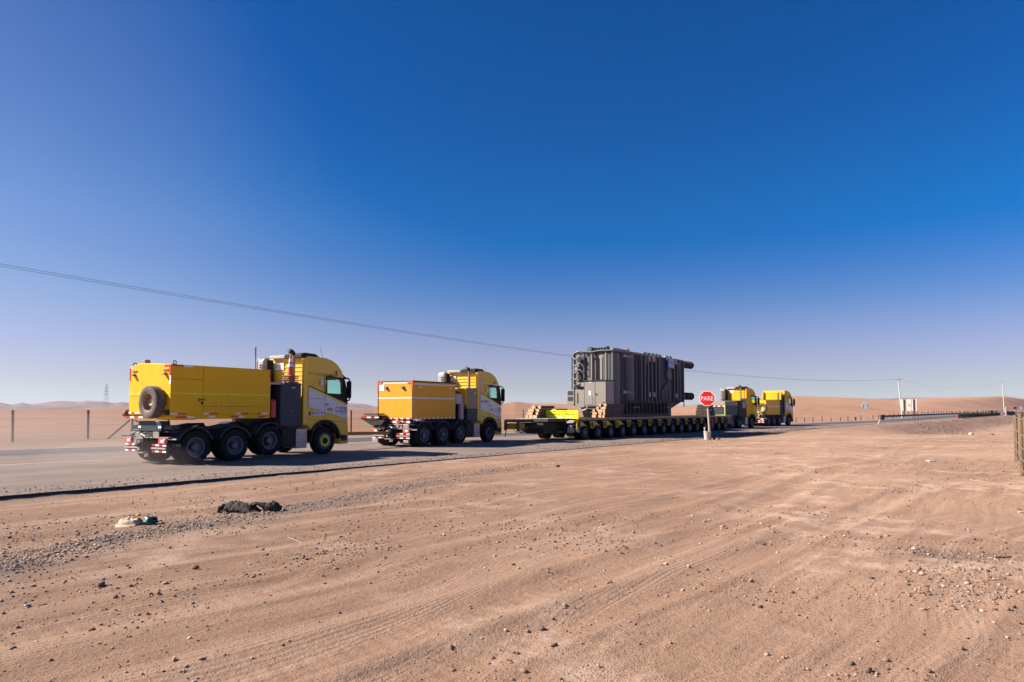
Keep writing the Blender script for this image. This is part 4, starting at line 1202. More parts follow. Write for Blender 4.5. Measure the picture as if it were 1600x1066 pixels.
cab_text(t1, 'C-CK28', '')
text_obj('lettering', 'JD-CK 28 !', 0.2, M_ink, t1, (-0.33, -1.2245, 1.535), (1, 0, 0), (0, 0, 1), width=0.62, height=0.13, depth=0.0015)
MB().box(-0.76, -0.70, -1.2235, -1.2165, 1.47, 1.60).build('square_mark', M_ink, t1, smooth=0)
MB().box(-0.66, -0.0, -1.2225, -1.2165, 1.455, 1.615).build('lettering_plate', M_white, t1, smooth=0)

# traffic cones, nested on top of the side cabinet
def make_cone(label, full=True):
    c = empty('traffic_cone')
    tag(c, label, 'traffic cone', 'orange traffic cones stacked behind the cab')
    b = MB().box(-0.21, 0.21, -0.21, 0.21, 0, 0.045); b.build('base', M_conebase, c, bevel=0.01)
    k = MB().lathe([(0.035, 0.145), (0.80, 0.028), (0.80, 0.0)], (0, 0, 0), axis='z', n=24); k.build('cone', M_orange, c)
    if full:
        rr = lambda z: 0.145-(z-0.035)*0.153+0.003
        for a, b2 in ((0.36, 0.47), (0.53, 0.66)):
            MB().lathe([(a, rr(a)), (b2, rr(b2))], (0, 0, 0), axis='z', n=24).build('reflective_collar', M_signw, c)
    return c
cone_labels = ['topmost orange cone with two white collars, in the stack behind the nearest cab', 'orange cone nested second from the top of its stack behind the nearest cab',
               'orange cone nested third from the top of its stack behind the nearest cab', 'lowest orange cone, its base flat on the dark cabinet behind the nearest cab']
for i, lab in enumerate(cone_labels):
    c = make_cone(lab, i == 0)
    c.location = local(O1[0], O1[1], H1, -1.44+0.02*math.sin(i*2.1), -0.98, 2.645+(3-i)*0.075)
    c.rotation_euler = (0, 0, R(90-H1)+(0.15, -0.2, 0.3, -0.1)[i])

# ================================================================ second truck
H2 = 32.0
fx, fy = -3.965+0.53*5.28, 31.2+0.848*5.28
O2 = local(fx, fy, H2, 0, 1.25)
t2 = truck_base('second truck, amber box edged in white tape, tan cabinet behind its cab', O2, H2,
                dict(axles=AX, lift={-2.5: 0.04}, rear=-6.0, white_outline=True, frim=M_rim))
def box2(root):
    y0, y1, x0, x1, z0, z1 = -1.18, 0.92, -6.06, -2.90, 1.25, 2.93
    b = MB().box(x0, x1, y0, y1, z0, z1)
    o = b.build('ballast_box', M_amber, root, bevel=0.015)
    w = MB()
    for z in (z1-0.10, 2.20):
        w.beam((x0+0.005, y0-0.003, z), (x1-0.005, y0-0.003, z), 0.006, 0.05)
    w.beam((x0-0.003, y0, z1-0.05), (x0-0.003, y1, z1-0.05), 0.006, 0.05); w.beam((x0-0.003, y0, 2.20), (x0-0.003, y1, 2.20), 0.006, 0.055)
    for yy in (y0+0.03, y1-0.03): w.beam((x0-0.0035, yy, z0+0.05), (x0-0.0035, yy, z1-0.08), 0.05, 0.006)
    for xx in (x0+0.04, x1-0.03): w.beam((xx, y0-0.0035, z0+0.05), (xx, y0-0.0035, z1-0.08), 0.006, 0.05)
    w.build('outline_tape', M_paper, o, smooth=0)
    r = MB().box(x0+0.02, x1+0.05, y0-0.02, y0+0.06, z1, z1+0.05); r.box(x0, x0+0.06, y0, y1, z1, z1+0.04); r.build('top_rail', M_dark, o)
    r = MB()
    for yy in (y0+0.03, y1-0.03):
        r.box(x0-0.03, x0+0.06, yy-0.05, yy+0.05, 2.55, z1+0.06)
    r.box(x0-0.03, x0+0.03, y0+0.05, y0+0.28, z1-0.08, z1+0.02); r.box(x0-0.03, x0+0.03, y1-0.28, y1-0.05, z1-0.08, z1+0.02)
    r.build('corner_bracket', M_orange, o)
    MB().box(x0-0.012, x0-0.004, y1-0.42, y1-0.09, 2.52, 2.84).build('label_sheet', M_paper, o)
    for yy in (y0+0.55, y1-0.55):
        MB().prism_y([(x0-0.10, 2.64), (x0-0.004, 2.74), (x0-0.004, 2.62)], yy-0.07, yy+0.07).build('rear_lamp', M_ink, o)
    for xx in (x0+0.5, x1-0.4):
        MB().box(xx-0.08, xx+0.08, y0-0.03, y0-0.002, 2.66, 2.72).build('side_lamp', M_lampw, o)
    s = MB(); stripes(s, (x0, y0-0.004, z0+0.02), (1, 0, 0), 20, (x1-x0)/20, 0.05); stripes(s, (x0-0.004, y0, z0+0.02), (0, 1, 0), 12, (y1-y0)/12, 0.05, t=0.008)
    s.build('reflector_strip', [M_rred, M_signw], o)
    # rear equipment carrier to the far side
    c = MB().box(x0-0.42, x0-0.05, 0.55, 1.45, 1.20, 1.40); c.box(x0-0.5, x0-0.05, 0.4, 1.3, 1.44, 1.50); c.prism_x([(1.45, 1.2), (0.1, 1.2), (0.3, 0.98), (0.9, 0.95)], x0-0.40, x0-0.15)
    c.cyl((x0-0.3, 1.4, 1.28), (x0-0.3, 1.62, 1.28), 0.07); c.beam((x0-0.2, 0.6, 1.15), (x0-0.2, 0.2, 0.8), 0.25, 0.2)
    k = c.build('equipment_carrier', M_dark, root, bevel=0.01)
    s = MB(); stripes(s, (x0-0.43, 1.40, 1.34), (0, -1, 0), 4, 0.24, 0.10, t=0.012); stripes(s, (x0-0.10, 0.1, 1.12), (0, -1, 0), 3, 0.22, 0.10, t=0.012); stripes(s, (x0-0.10, -0.72, 1.12), (0, -1, 0), 2, 0.2, 0.10, t=0.012)
    s.build('reflector_strip', [M_rred, M_signw], root)
    p = MB().box(-6.16, -6.10, -0.45, -0.30, 0.86, 1.22).box(-6.15, -6.1, -0.8, 0.5, 0.98, 1.02).box(-6.16, -6.10, -1.05, -0.72, 0.84, 1.02)
    p.box(-6.17, -6.1, 0.78, 1.15, 0.16, 0.34).box(-6.17, -6.1, -1.05, -0.75, 0.18, 0.30)
    p.build('light_bracket', M_steel, root, bevel=0.01)
box2(t2)
def gear2(root):
    c = MB().box(-1.92, -1.02, -1.20, -0.78, 1.72, 2.76); o = c.build('side_cabinet', M_tan, root, bevel=0.015)
    MB().box(-1.35, -1.15, -1.206, -1.20, 2.46, 2.53).mat(0).build('cabinet_label', M_lime, o); MB().box(-1.7, -1.38, -1.206, -1.20, 2.47, 2.5).build('cabinet_marking', M_ink, o)
    MB().box(-1.92, -1.02, -1.20, -0.78, 1.12, 1.715).build('lower_cabinet', M_navy, root, bevel=0.015)
    MB().cyl((-1.5, -1.215, 1.58), (-1.5, -1.19, 1.58), 0.02).build('lock', M_lgrey, root)
    MB().box(-2.85, -1.0, -0.74, 1.0, 1.05, 2.0).box(-2.7, -1.2, -0.6, 1.0, 2.5, 2.6).build('engine_module', M_black, root, bevel=0.02)
    MB().box(-2.72, -2.15, -1.1, -0.5, 1.95, 2.42).build('oil_tank', M_lgrey, root, bevel=0.05)
    MB().box(-2.0, -1.94, -1.18, -0.8, 1.9, 2.78).box(-2.6, -1.9, -1.1, 0.9, 2.68, 2.74).build('module_top_frame', M_cab, root, bevel=0.01)
    MB().cyl((-2.22, -1.02, 1.20), (-2.22, -1.02, 1.98), 0.14, n=18).build('gas_cylinder', pmat('pink_paint', (0.60, 0.42, 0.46), 0.5, dirt=0.2), root)
    exhaust(root, -1.20, -0.80, 2.7, 3.66)
    roof_gear(root); air_intake(root, M_lgrey)
    MB().box(-0.858, -0.848, 0.30, 0.66, 3.20, 3.42).box(-0.858, -0.848, 0.25, 0.72, 2.96, 3.10).build('label_sheet', M_paper, root)
    MB().tube([(-0.9, 0.6, 3.5), (-1.1, 0.35, 3.2), (-1.15, 0.15, 2.7)], 0.014, 6).build('air_hose', M_black, root)
    MB().box(0.45, 1.02, -1.224, -1.2165, 1.03, 1.25).build('lettering_plate', M_white, root, smooth=0)
gear2(t2)
cab_text(t2, 'C-CK8', '')
text_obj('lettering', '0-GK', 0.2, M_ink, t2, (-0.40, -1.2235, 2.10), (1, 0, 0), (0, 0, 1), width=0.55, height=0.15, depth=0.0015)
text_obj('lettering', '0-64', 0.2, M_ink, t2, (0.73, -1.2265, 1.14), (1, 0, 0), (0, 0, 1), width=0.45, height=0.14, depth=0.0015)

# tow bar between the two trucks
a = Vector(local(O1[0], O1[1], H1, 1.22, 0.1, 0.70)); b = Vector(local(O2[0], O2[1], H2, -6.25, 0.0, 0.62))
tb = MB().beam(a, b, 0.14, 0.14); tb.cyl(a-Vector((0, 0, 0.02)), a+(a-b).normalized()*0.12, 0.09)
tag(tb.build('tow_bar', pmat('ochre_paint', (0.30, 0.19, 0.03), 0.6, dirt=0.3), None, bevel=0.01), 'long ochre steel tow bar joining the front of the nearest truck to the second truck', 'tow bar')

# ================================================================ the two pulling trucks ahead of the trailer
H3 = 44.0
O3 = local(22.1, 63.1, H3, 0, 1.25)
t3 = truck_base('third truck, low grey box under a beige tarp, coupled ahead of the long trailer', O3, H3,
                dict(axles=AX, rear=-6.0, frim=M_rimb, cabmat=M_boxy, band=False))
def box3(root):
    y0, y1, x0, x1, z0, z1 = -1.15, 1.15, -5.05, -2.7, 1.15, 2.42
    o = MB().box(x0, x1, y0, y1, z0, 2.0).build('ballast_box', M_navy, root, bevel=0.02)
    MB().prism_x([(y0-0.02, 2.02), (y1+0.02, 2.02), (y1, z1), (0.6, z1+0.06), (-0.5, z1), (y0, z1-0.02)], x0-0.02, x1).build('tarp', pmat('beige_tarp', (0.42, 0.36, 0.28), 0.8, dirt=0.3), o, bevel=0.02)
    s = MB(); stripes(s, (x0-0.03, y1, 1.97), (0, -1, 0), 10, 0.23, 0.08, t=0.012); s.build('reflector_strip', [M_rred, M_signw], o)
    MB().box(x0-0.03, x0-0.002, y0, y1, 1.16, 1.22).box(x0-0.03, x0-0.002, y0, y0+0.06, 1.22, 1.95).build('yellow_trim', M_lime, o)
    MB().box(x0-0.03, x0-0.002, 0.15, 0.75, 1.42, 1.72).mat(1).box(x0-0.036, x0-0.03, 0.22, 0.68, 1.48, 1.66).build('rear_sign', [M_signw, M_orange], o)
    MB().box(-2.5, -1.0, -1.15, 1.1, 1.05, 2.3).box(-2.4, -1.1, -1.0, 0.4, 2.3, 2.5).build('engine_module', M_black, root, bevel=0.04)
    MB().box(-1.75, -1.2, -1.2, -0.8, 1.8, 2.35).build('oil_tank', M_lgrey, root, bevel=0.04)
    MB().box(-1.1, -0.95, -1.2, -0.7, 2.45, 2.7).build('air_duct', M_navy, root)
    exhaust(root, -1.1, -0.7, 2.4, 3.72); roof_gear(root); air_intake(root, M_grey, 0.75, 1.3)
    MB().box(-0.858, -0.848, 0.1, 0.6, 3.2, 3.45).build('label_sheet', M_paper, root)
box3(t3)
H4 = 43.0
O4 = local(29.3, 72.5, H4, 0, 1.25)
t4 = truck_base('farthest truck leading the convoy, yellow box with a spare wheel on a yellow rim', O4, H4,
                dict(axles=AX, rear=-6.0, frim=M_rimb, cabmat=M_boxy))
def box4(root):
    y0, y1, x0, x1, z0, z1 = -1.15, 1.15, -5.6, -2.15, 1.15, 2.62
    o = MB().box(x0, x1, y0, y1, z0, z1).build('ballast_box', M_boxy, root, bevel=0.03)
    MB().beam((x0, y0-0.003, 2.0), (x1, y0-0.003, 2.0), 0.006, 0.08).build('white_line', M_paper, o)
    MB().box(x0-0.02, x0+0.2, y0-0.01, y0+0.1, z1-0.1, z1+0.02).build('corner_lamp', M_orange, o)
    s = MB().lathe(tyre_prof(0.50, 0.30, 0.28), (0, 0, 0), axis='x', n=36)
    sp = s.build('spare_wheel', M_tyre_d, root, smooth=50); sp.location = (x0-0.22, -0.80, 1.82)
    MB().lathe([(-0.13, 0.29), (0.02, 0.26), (0.05, 0.17), (0.0, 0.12), (-0.02, 0)], (0, 0, 0), axis='x', n=24).build('rim', M_ring, sp)
    MB().box(-2.0, -1.0, -1.1, 1.1, 1.05, 2.7).build('engine_module', M_black, root, bevel=0.04)
    c = MB().box(-1.15, -0.9, -1.2, -0.85, 1.3, 3.3); c.build('exhaust_guard', M_navy, root, bevel=0.03)
    MB().cyl((-1.5, -0.7, 2.7), (-1.5, -0.7, 3.45), 0.09).build('exhaust_stack', M_exh, root)
    MB().cyl((-1.0, -0.9, 3.3), (-1.0, -0.9, 3.5), 0.07).build('beacon', M_orange, root)
    s = MB(); stripes(s, (x0-0.45, 0.2, 0.55), (0, -1, 0), 6, 0.22, 0.14, t=0.012); s.build('reflector_strip', [M_signw, M_rred], root)
box4(t4)
# ================================================================ modular trailer
HT = 36.7
TP = (4.11, 38.25)      # ground point below the outer face of the rearmost near side tyre
def TL(x, y, z=0): return local(TP[0], TP[1], HT, x, y, z)
trailer = empty('modular_trailer', (TP[0], TP[1], 0), R(90-HT))
tag(trailer, 'very long low yellow and black trailer with sixteen axle lines carrying the transformer', 'trailer')
WT = 3.05
def build_trailer(root):
    d = MB().box(-0.62, 23.9, 0.0, WT, 1.02, 1.165); d.box(-0.4, 23.7, 1.1, 1.95, 0.62, 1.02)
    for i in range(16): d.box(i*1.5-0.82, i*1.5-0.68, 0.12, WT-0.12, 0.85, 1.02)
    d.build('deck', M_tdk, root)
    s = MB()
    n = 120; l = 24.4/n
    for i in range(n):
        s.mat(0 if i % 3 else 1).box(-0.60+l*i, -0.60+l*(i+1), -0.012, -0.002, 1.10, 1.15)
    s.build('reflector_strip', [pmat('pale_tape', (0.50, 0.42, 0.36), 0.5), M_rred], root)
    MB().box(-0.62, 23.9, 0.02, 0.10, 1.165, 1.20).box(-0.62, 23.9, WT-0.1, WT-0.02, 1.165, 1.20).build('deck_rail', M_tyel, root)
    # brackets between the wheels
    for i in range(17):
        x = i*1.5-0.75
        for y0, y1 in ((0.01, 0.05), (WT-0.05, WT-0.01)):
            b = MB()
            b.prism_y([(x-0.42, 1.10), (x+0.42, 1.10), (x+0.24, 0.96), (x-0.24, 0.96)], y0, y1)
            b.box(x-0.17, x-0.11, y0, y1, 0.66, 0.98); b.box(x+0.11, x+0.17, y0, y1, 0.66, 0.98); b.box(x-0.17, x+0.17, y0, y1, 0.62, 0.68)
            b.build('bracket', M_tyel, root)
    r = 0.39
    for i in range(16):
        for (y, s) in ((0.16, -1), (WT-0.16, 1)):
            x = i*1.5
            a = MB()
            # swing arm
            yy0, yy1 = (0.05, 0.55) if s < 0 else (WT-0.55, WT-0.05)
            a.prism_y([(x-0.42, 0.98), (x-0.20, 1.0), (x+0.30, 0.72), (x+0.42, 0.52), (x+0.30, 0.50), (x+0.05, 0.72), (x-0.20, 0.78), (x-0.40, 0.70)], yy0+0.04, yy0+0.14 if s < 0 else yy1-0.04)
            a.build('suspension_arm', M_tyel if i < 4 else M_tdk, root)
            w = make_wheel(root, x, y, r, r, 0.26, 0.215, 'rear', s, M_tyre, M_rimb, M_rim, None, dual=True)
        ax = MB().cyl((i*1.5, 0.2, r), (i*1.5, WT-0.2, r), 0.07).box(i*1.5-0.12, i*1.5+0.12, 1.2, 1.85, 0.35, 0.7)
        ax.build('axle', M_tdk, root)
    # front end plate and coupling towards the pulling truck
    MB().box(23.9, 23.98, 0.0, WT, 0.45, 1.2).build('end_plate', pmat('pale_violet_paint', (0.40, 0.38, 0.45), 0.5, dirt=0.3), root)
    MB().beam((23.9, 1.5, 0.75), (26.0, 1.9, 0.72), 0.35, 0.16).build('front_drawbar', M_tdk, root)
    # rear platform and drawbar
    p = MB().box(-2.35, -0.64, 0.95, WT, 1.0, 1.16).box(-3.55, -2.35, 2.0, 2.95, 1.0, 1.12).box(-2.3, -0.64, 1.3, 2.9, 0.35, 0.95).box(-0.66, -0.62, 0, WT, 0.4, 1.1)
    p.prism_z([(-2.35, 1.2), (-2.35, 2.9), (-2.9, 2.4), (-2.9, 1.8)], 0.65, 0.85)
    p.build('rear_platform', M_tdk, root, bevel=0.01)
    MB().box(-2.37, -0.66, 0.95, WT, 1.165, 1.19).box(-3.5, -2.37, 2.0, 2.9, 1.125, 1.15).build('platform_edge', M_lgrey, root)
    MB().box(-3.50, -2.95, 2.05, 2.9, 0.62, 0.93).build('hydraulic_cylinder', M_tyel, root, bevel=0.03)
    MB().box(-3.58, -3.50, 2.0, 2.15, 0.5, 1.1).box(-3.58, -3.50, 2.85, 3.0, 0.55, 1.05).build('coupling_ear', M_rust, root)
    MB().cyl((-3.5, 2.9, 0.62), (-3.55, 2.95, 0.2), 0.025).build('support_leg', M_lgrey, root)
    MB().box(-3.6, -3.55, 2.0, 2.98, 1.06, 1.14).build('cross_bar', M_flange, root)
    h = MB(); pts = []
    for k in range(13):
        t = k/12; pts.append((-2.95, 2.85-1.0*t, 0.58-0.9*t*(1-t)*1.1+0.18*t))
    h.tube(pts, 0.018); h.build('air_hose', M_lgrey, root)
    # rear machinery in the light
    m = MB().box(-0.80, -0.66, 0.15, 0.60, 0.80, 1.08); m.box(-0.95, -0.80, 0.22, 0.52, 0.95, 1.06); m.prism_x([(0.30, 0.42), (0.70, 0.42), (0.62, 0.80), (0.42, 0.80)], -0.85, -0.68)
    m.cyl((-0.9, 0.65, 0.96), (-0.9, 0.30, 0.96), 0.05); m.box(-0.9, -0.7, 0.40, 0.65, 0.40, 0.50)
    m.build('valve_block', M_lgrey, root, bevel=0.01)
    MB().box(-0.74, -0.60, -0.02, 0.22, 0.42, 1.16).build('corner_panel', M_navy, root, bevel=0.01)
    m = MB().tube([(-0.75, 2.1, 0.62), (-0.85, 1.95, 0.50), (-0.85, 1.65, 0.60), (-0.8, 1.55, 0.75), (-0.75, 1.45, 0.62)], 0.035)
    m.tube([(-0.75, 2.3, 0.95), (-0.8, 2.0, 0.78), (-0.8, 1.7, 0.98), (-0.75, 1.4, 0.85)], 0.025)
    m.build('hydraulic_hose', M_flange, root)
    m = MB().cyl((-0.85, 2.15, 0.88), (-0.7, 2.15, 0.88), 0.07).cyl((-0.85, 1.75, 0.86), (-0.7, 1.75, 0.86), 0.06).box(-0.8, -0.68, 1.5, 1.9, 1.0, 1.06).box(-0.82, -0.7, 1.1, 1.3, 0.40, 0.46)
    m.build('valve_handle', M_tyel, root)
    for k in range(6):
        y = 0.8+0.38*k
        MB().box(-0.70, -0.665, y, y+0.16, 1.02+0.03*(k % 2), 1.10).build('lug', [M_tyel, M_flange][k % 2], root)
    # marker boards hanging on the side
    MB().box(19.45, 19.55, -0.06, -0.02, 0.35, 0.95).build('blue_board', M_cyanb, root)
    s = MB(); stripes(s, (19.2, -0.05, 0.30), (0, 0, 1), 5, 0.16, 0.07, t=0.05); s.build('red_white_board', [M_rred, M_lgrey], root)
build_trailer(trailer)
# banner
ban = empty('warning_banner', TL(-0.70, 0, 1.17), R(90-HT))
tag(ban, 'bright yellow banner with black lettering across the back of the long trailer', 'banner')
MB().box(-0.03, 0, 0.0, 2.36, 0.0, 0.47).build('banner_sheet', M_banner, ban, bevel=0.008)
MB().box(-0.04, -0.0301, -0.0, 0.05, -0.01, 0.48).build('banner_edge', M_emb, ban)
text_obj('lettering', 'PRECAUCION', 0.12, M_ink, ban, (-0.033, 1.25, 0.385), (0, -1, 0), (0, 0, 1), width=0.92, height=0.09, depth=0.002)
text_obj('lettering', 'TRANSPORTE ESPECIAL', 0.12, M_ink, ban, (-0.033, 1.18, 0.245), (0, -1, 0), (0, 0, 1), width=1.80, height=0.105, depth=0.002)
for y in (1.80, 1.2, 0.65):
    MB().box(-0.036, -0.0301, y-0.13, y+0.13, 0.015, 0.11).build('white_patch', M_paper, ban, smooth=0)

# ================================================================ transformer
tr = empty('power_transformer', TL(0, 0, 1.2), R(90-HT))
tag(tr, 'huge grey ribbed power transformer standing on the long trailer', 'transformer')
def build_transformer(root):
    Z = -1.2
    X0, X1 = 3.45, 14.1
    def bx(mb, x0, x1, y0, y1, z0, z1): return mb.box(x0, x1, y0, y1, z0+Z, z1+Z)
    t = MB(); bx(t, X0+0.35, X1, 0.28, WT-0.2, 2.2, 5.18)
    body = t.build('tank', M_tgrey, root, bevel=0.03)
    # sloping lower part and base
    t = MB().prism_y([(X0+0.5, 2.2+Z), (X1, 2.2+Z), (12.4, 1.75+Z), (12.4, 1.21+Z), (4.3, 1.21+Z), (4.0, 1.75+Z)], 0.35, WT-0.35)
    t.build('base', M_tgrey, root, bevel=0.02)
    t = MB()
    for k in range(12): bx(t, 5.3+k*0.56, 5.36+k*0.56, 0.22, 0.36, 1.4, 2.1)
    bx(t, 4.0, 12.8, 0.2, 0.36, 2.14, 2.2)
    t.build('base_stiffener', M_tgrey, root)
    for x in (6.2, 11.2):
        t = MB(); bx(t, x, x+0.9, 0.15, 0.3, 1.78, 1.86); t.build('jacking_pad', M_tpale, root)
    t = MB(); bx(t, X0+0.2, X1+0.08, 0.16, WT-0.1, 5.18, 5.27)
    t.build('top_flange', M_tpale, root, bevel=0.01)
    # near rear round column pair
    def col(x0, x1, y, z0, z1, mat, name='rounded_column'):
        c = MB(); r = (x1-x0)/2; cx = (x0+x1)/2
        pts = []
        for a in np.linspace(180, 360, 15): pts.append((cx+r*math.cos(R(a)), y+r*0.8*math.sin(R(a))))
        pts += [(x1, y+0.35), (x0, y+0.35)]
        c.prism_z(pts, z0+Z, z1+Z); return c.build(name, mat, root, smooth=40)
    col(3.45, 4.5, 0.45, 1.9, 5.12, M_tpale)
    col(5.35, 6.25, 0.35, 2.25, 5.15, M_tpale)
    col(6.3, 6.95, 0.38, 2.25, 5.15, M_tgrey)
    # vertical stiffeners
    for x in (7.05, 7.55, 8.05, 8.6, 9.2, 9.72, 12.2, 12.75, 13.3, 13.85):
        t = MB(); bx(t, x, x+0.07, 0.02, 0.30, 2.22, 5.17); bx(t, x-0.03, x+0.10, 0.0, 0.03, 2.22, 5.17)
        t.build('stiffener', M_tpale, root)
    for x in (7.45, 12.9):
        t = MB().cyl((x+0.25, 0.10, 4.9+Z), (x+0.25, 0.10, 3.9+Z), 0.09).cyl((x+0.25, 0.10, 3.9+Z), (x+0.25, 0.10, 2.3+Z), 0.05)
        bx(t, x+0.08, x+0.45, 0.0, 0.28, 4.65, 5.1); t.build('conduit', M_tpale, root)
    t = MB(); bx(t, 9.9, 11.8, 0.05, 0.3, 2.22, 5.17); t.build('flat_panel', M_tgrey, root, bevel=0.02)
    t = MB().cyl((11.15, 0.05, 4.10+Z), (11.15, -0.08, 4.10+Z), 0.42, n=32).cyl((11.15, -0.08, 4.10+Z), (11.15, -0.12, 4.10+Z), 0.36, n=32)
    t.build('manhole_cover', M_tpale, root)
    t = MB().prism_y([(9.95, 2.3+Z), (9.95, 2.8+Z), (10.4, 3.25+Z), (11.0, 3.55+Z), (11.55, 3.65+Z), (11.55, 2.9+Z), (10.9, 2.3+Z)], -0.02, 0.05); t.build('gusset_plate', M_tgrey, root)
    t = MB()
    for x, h in ((10.0, 0.7), (10.6, 0.35), (11.2, 0.75)): t.beam((x, -0.03, 2.3+Z), (x, -0.03, 2.3+h+Z), 0.04, 0.05)
    t.beam((11.0, -0.03, 2.15+Z), (11.45, -0.03, 2.6+Z), 0.04, 0.06); t.build('brace', M_tpale, root)
    # maker's plate
    t = MB(); bx(t, 10.85, 11.95, -0.12, -0.02, 4.52, 5.22); o = t.build('maker_plate', M_blue, root, bevel=0.01)
    t = MB(); bx(t, 11.0, 11.9, -0.135, -0.12, 4.60, 5.16); t.build('plate_face', pmat('plate_lilac', (0.55, 0.56, 0.78), 0.4), o, smooth=0)
    text_obj('lettering', 'WEG', 0.3, M_blue, o, (11.45, -0.138, 4.92+Z), (1, 0, 0), (0, 0, 1), width=0.74, height=0.30, depth=0.003)
    t = MB(); bx(t, 11.08, 11.82, -0.139, -0.135, 4.66, 4.70); t.build('plate_line', M_blue, o, smooth=0)
    # flanged pipe stubs along the near side
    def stub(p, d, L, r, mat=M_tgrey, n=3, name='flanged_pipe'):
        p = Vector((p[0], p[1], p[2]+Z)); d = Vector(d)
        t = MB().cyl(p, p+d*L, r, n=18)
        o = t.build(name, mat, root)
        f = MB()
        for k in range(n):
            q = p+d*(L*(0.35+0.62*k/max(1, n-1))); f.cyl(q-d*0.035, q+d*0.035, r*1.4, n=18)
        f.build('flange', M_flange if mat is not M_tgrey else M_tgrey, o)
    for z in (5.0, 2.75):
        stub((4.75, 0.25, z), (0, -1, 0), 0.20, 0.09, M_flange, 2)
        stub((4.9, 0.12, z), (1, 0, 0), 1.1, 0.09, M_flange, 3)
    for z in (5.0, 2.66):
        stub((8.2, 0.35, z), (0, -1, 0), 0.35, 0.13, M_rust, 2, 'flanged_pipe')
        stub((8.9, 0.35, z), (0, -1, 0), 0.35, 0.13, M_rust, 2, 'flanged_pipe')
        stub((12.5, 0.35, z), (0, -1, 0), 0.35, 0.12, M_rust, 2, 'flanged_pipe')
    for y in (0.30, 1.7):
        stub((14.1, y, 4.98), (1, 0, 0), 1.8, 0.20); stub((14.1, y, 2.66), (1, 0, 0), 1.8, 0.20)
    MB().tube([(13.95, 0.1, 2.2+Z), (14.15, 0.1, 2.05+Z), (14.1, 0.1, 1.92+Z), (13.9, 0.1, 1.95+Z)], 0.03).build('lifting_hook', M_rust, root)
    # things on top
    t = MB(); bx(t, 3.9, 6.1, 0.35, 0.75, 5.27, 5.45); t.build('cable_duct', M_tlight, root, bevel=0.01)
    t = MB(); bx(t, 6.2, 9.5, 0.5, 0.72, 5.30, 5.40); bx(t, 5.9, 6.1, 0.4, 0.8, 5.27, 5.55); t.build('cable_duct', M_tlight, root, bevel=0.01)
    for x in (8.8, 9.4, 10.0, 10.6, 11.2, 12.4, 13.0):
        r = 0.22 if x < 11 else 0.17
        t = MB().cyl((x, 0.7, 5.27+Z), (x, 0.7, 5.44+Z), r*1.2, r, n=20).cyl((x, 0.7, 5.44+Z), (x, 0.7, 5.50+Z), r*0.9, n=20)
        if x in (9.4, 10.6, 12.4): t.beam((x, 0.7, 5.42+Z), (x+0.35, 0.7, 5.32+Z), 0.2, 0.06)
        t.build('turret_cover', M_tlight, root)
    t = MB()
    for k in range(18):
        x = 3.6+k*0.58; t.cyl((x, 0.2, 5.27+Z), (x, 0.2, 5.33+Z), 0.03, n=6)
    t.build('flange_bolt', M_tlight, root)
    t = MB(); bx(t, 5.0, 13.5, 1.3, 1.6, 5.27, 5.40); bx(t, 7, 12, 2.2, 2.5, 5.27, 5.42); t.build('cover_beam', M_tgrey, root)
    # rear face: back wall, columns, frame with pipes
    t = MB(); bx(t, X0+0.25, X0+0.4, 0.3, WT-0.1, 2.2, 5.18); t.build('rear_wall', M_tsunlit, root)
    for (y, w, mat) in ((0.55, 0.07, M_tlight), (1.55, 0.09, M_tlight), (0.12, 0.10, M_tsunlit), (2.46, 0.12, M_tlight), (2.80, 0.06, M_tsunlit), (2.1, 0.06, M_tsunlit)):
        t = MB(); bx(t, X0-0.05, X0+0.12, y, y+w, 1.9 if y > 2 else 3.3, 5.22); t.build('rear_post', mat, root, bevel=0.008)
    for (y0, y1) in ((0.70, 1.10), (1.68, 2.05)):
        c = MB(); pts = []; r = (y1-y0)/2
        for a in np.linspace(90, 270, 13): pts.append((X0+0.22+r*0.9*math.cos(R(a)), (y0+y1)/2+r*math.sin(R(a))))
        pts += [(X0+0.3, y0), (X0+0.3, y1)]
        c.prism_z(pts, 2.2+Z, 5.1+Z); c.build('rounded_column', M_tsunlit, root, smooth=40)
    t = MB(); bx(t, X0+0.0, X0+0.26, 0.86, 1.02, 3.5, 4.95); bx(t, X0+0.02, X0+0.26, 0.78, 1.10, 4.8, 5.05); t.build('lit_channel', M_tlight, root, bevel=0.01)
    # pipework at the far rear corner
    p = MB()
    for k in range(6):
        z = 4.95-0.42*k
        p.tube([(X0-0.12, 2.88, z+Z), (X0-0.16, 2.65, z-0.16+Z), (X0-0.12, 2.35, z+0.05+Z), (X0-0.1, 2.12, z-0.2+Z)], 0.045)
    p.tube([(X0-0.1, 2.95, 2.0+Z), (X0-0.1, 2.95, 4.9+Z), (X0-0.1, 2.75, 5.2+Z), (X0-0.1, 2.4, 5.3+Z)], 0.05)
    p.build('pipework', M_tsunlit, root)
    for k in range(5):
        z = 4.75-0.55*k
        MB().cyl((X0-0.2, 2.35+0.25*(k % 2), z+Z), (X0-0.05, 2.35+0.25*(k % 2), z+Z), 0.13, n=16).build('valve_wheel', [M_tgrey, M_tlight, M_black][k % 3], root)
    t = MB(); bx(t, X0-0.15, X0-0.1, 2.06, 2.3, 3.1, 3.35); t.build('red_label_box', M_flange, root)
    t = MB().tube([(X0-0.1, 2.5, 5.28+Z), (X0-0.1, 1.6, 5.20+Z), (X0-0.1, 0.9, 5.26+Z), (X0-0.1, 0.2, 5.24+Z)], 0.05, 8)
    t.cyl((X0-0.12, 1.7, 5.36+Z), (X0+0.6, 1.7, 5.36+Z), 0.16, n=18); t.build('top_pipe', M_tpale, root)
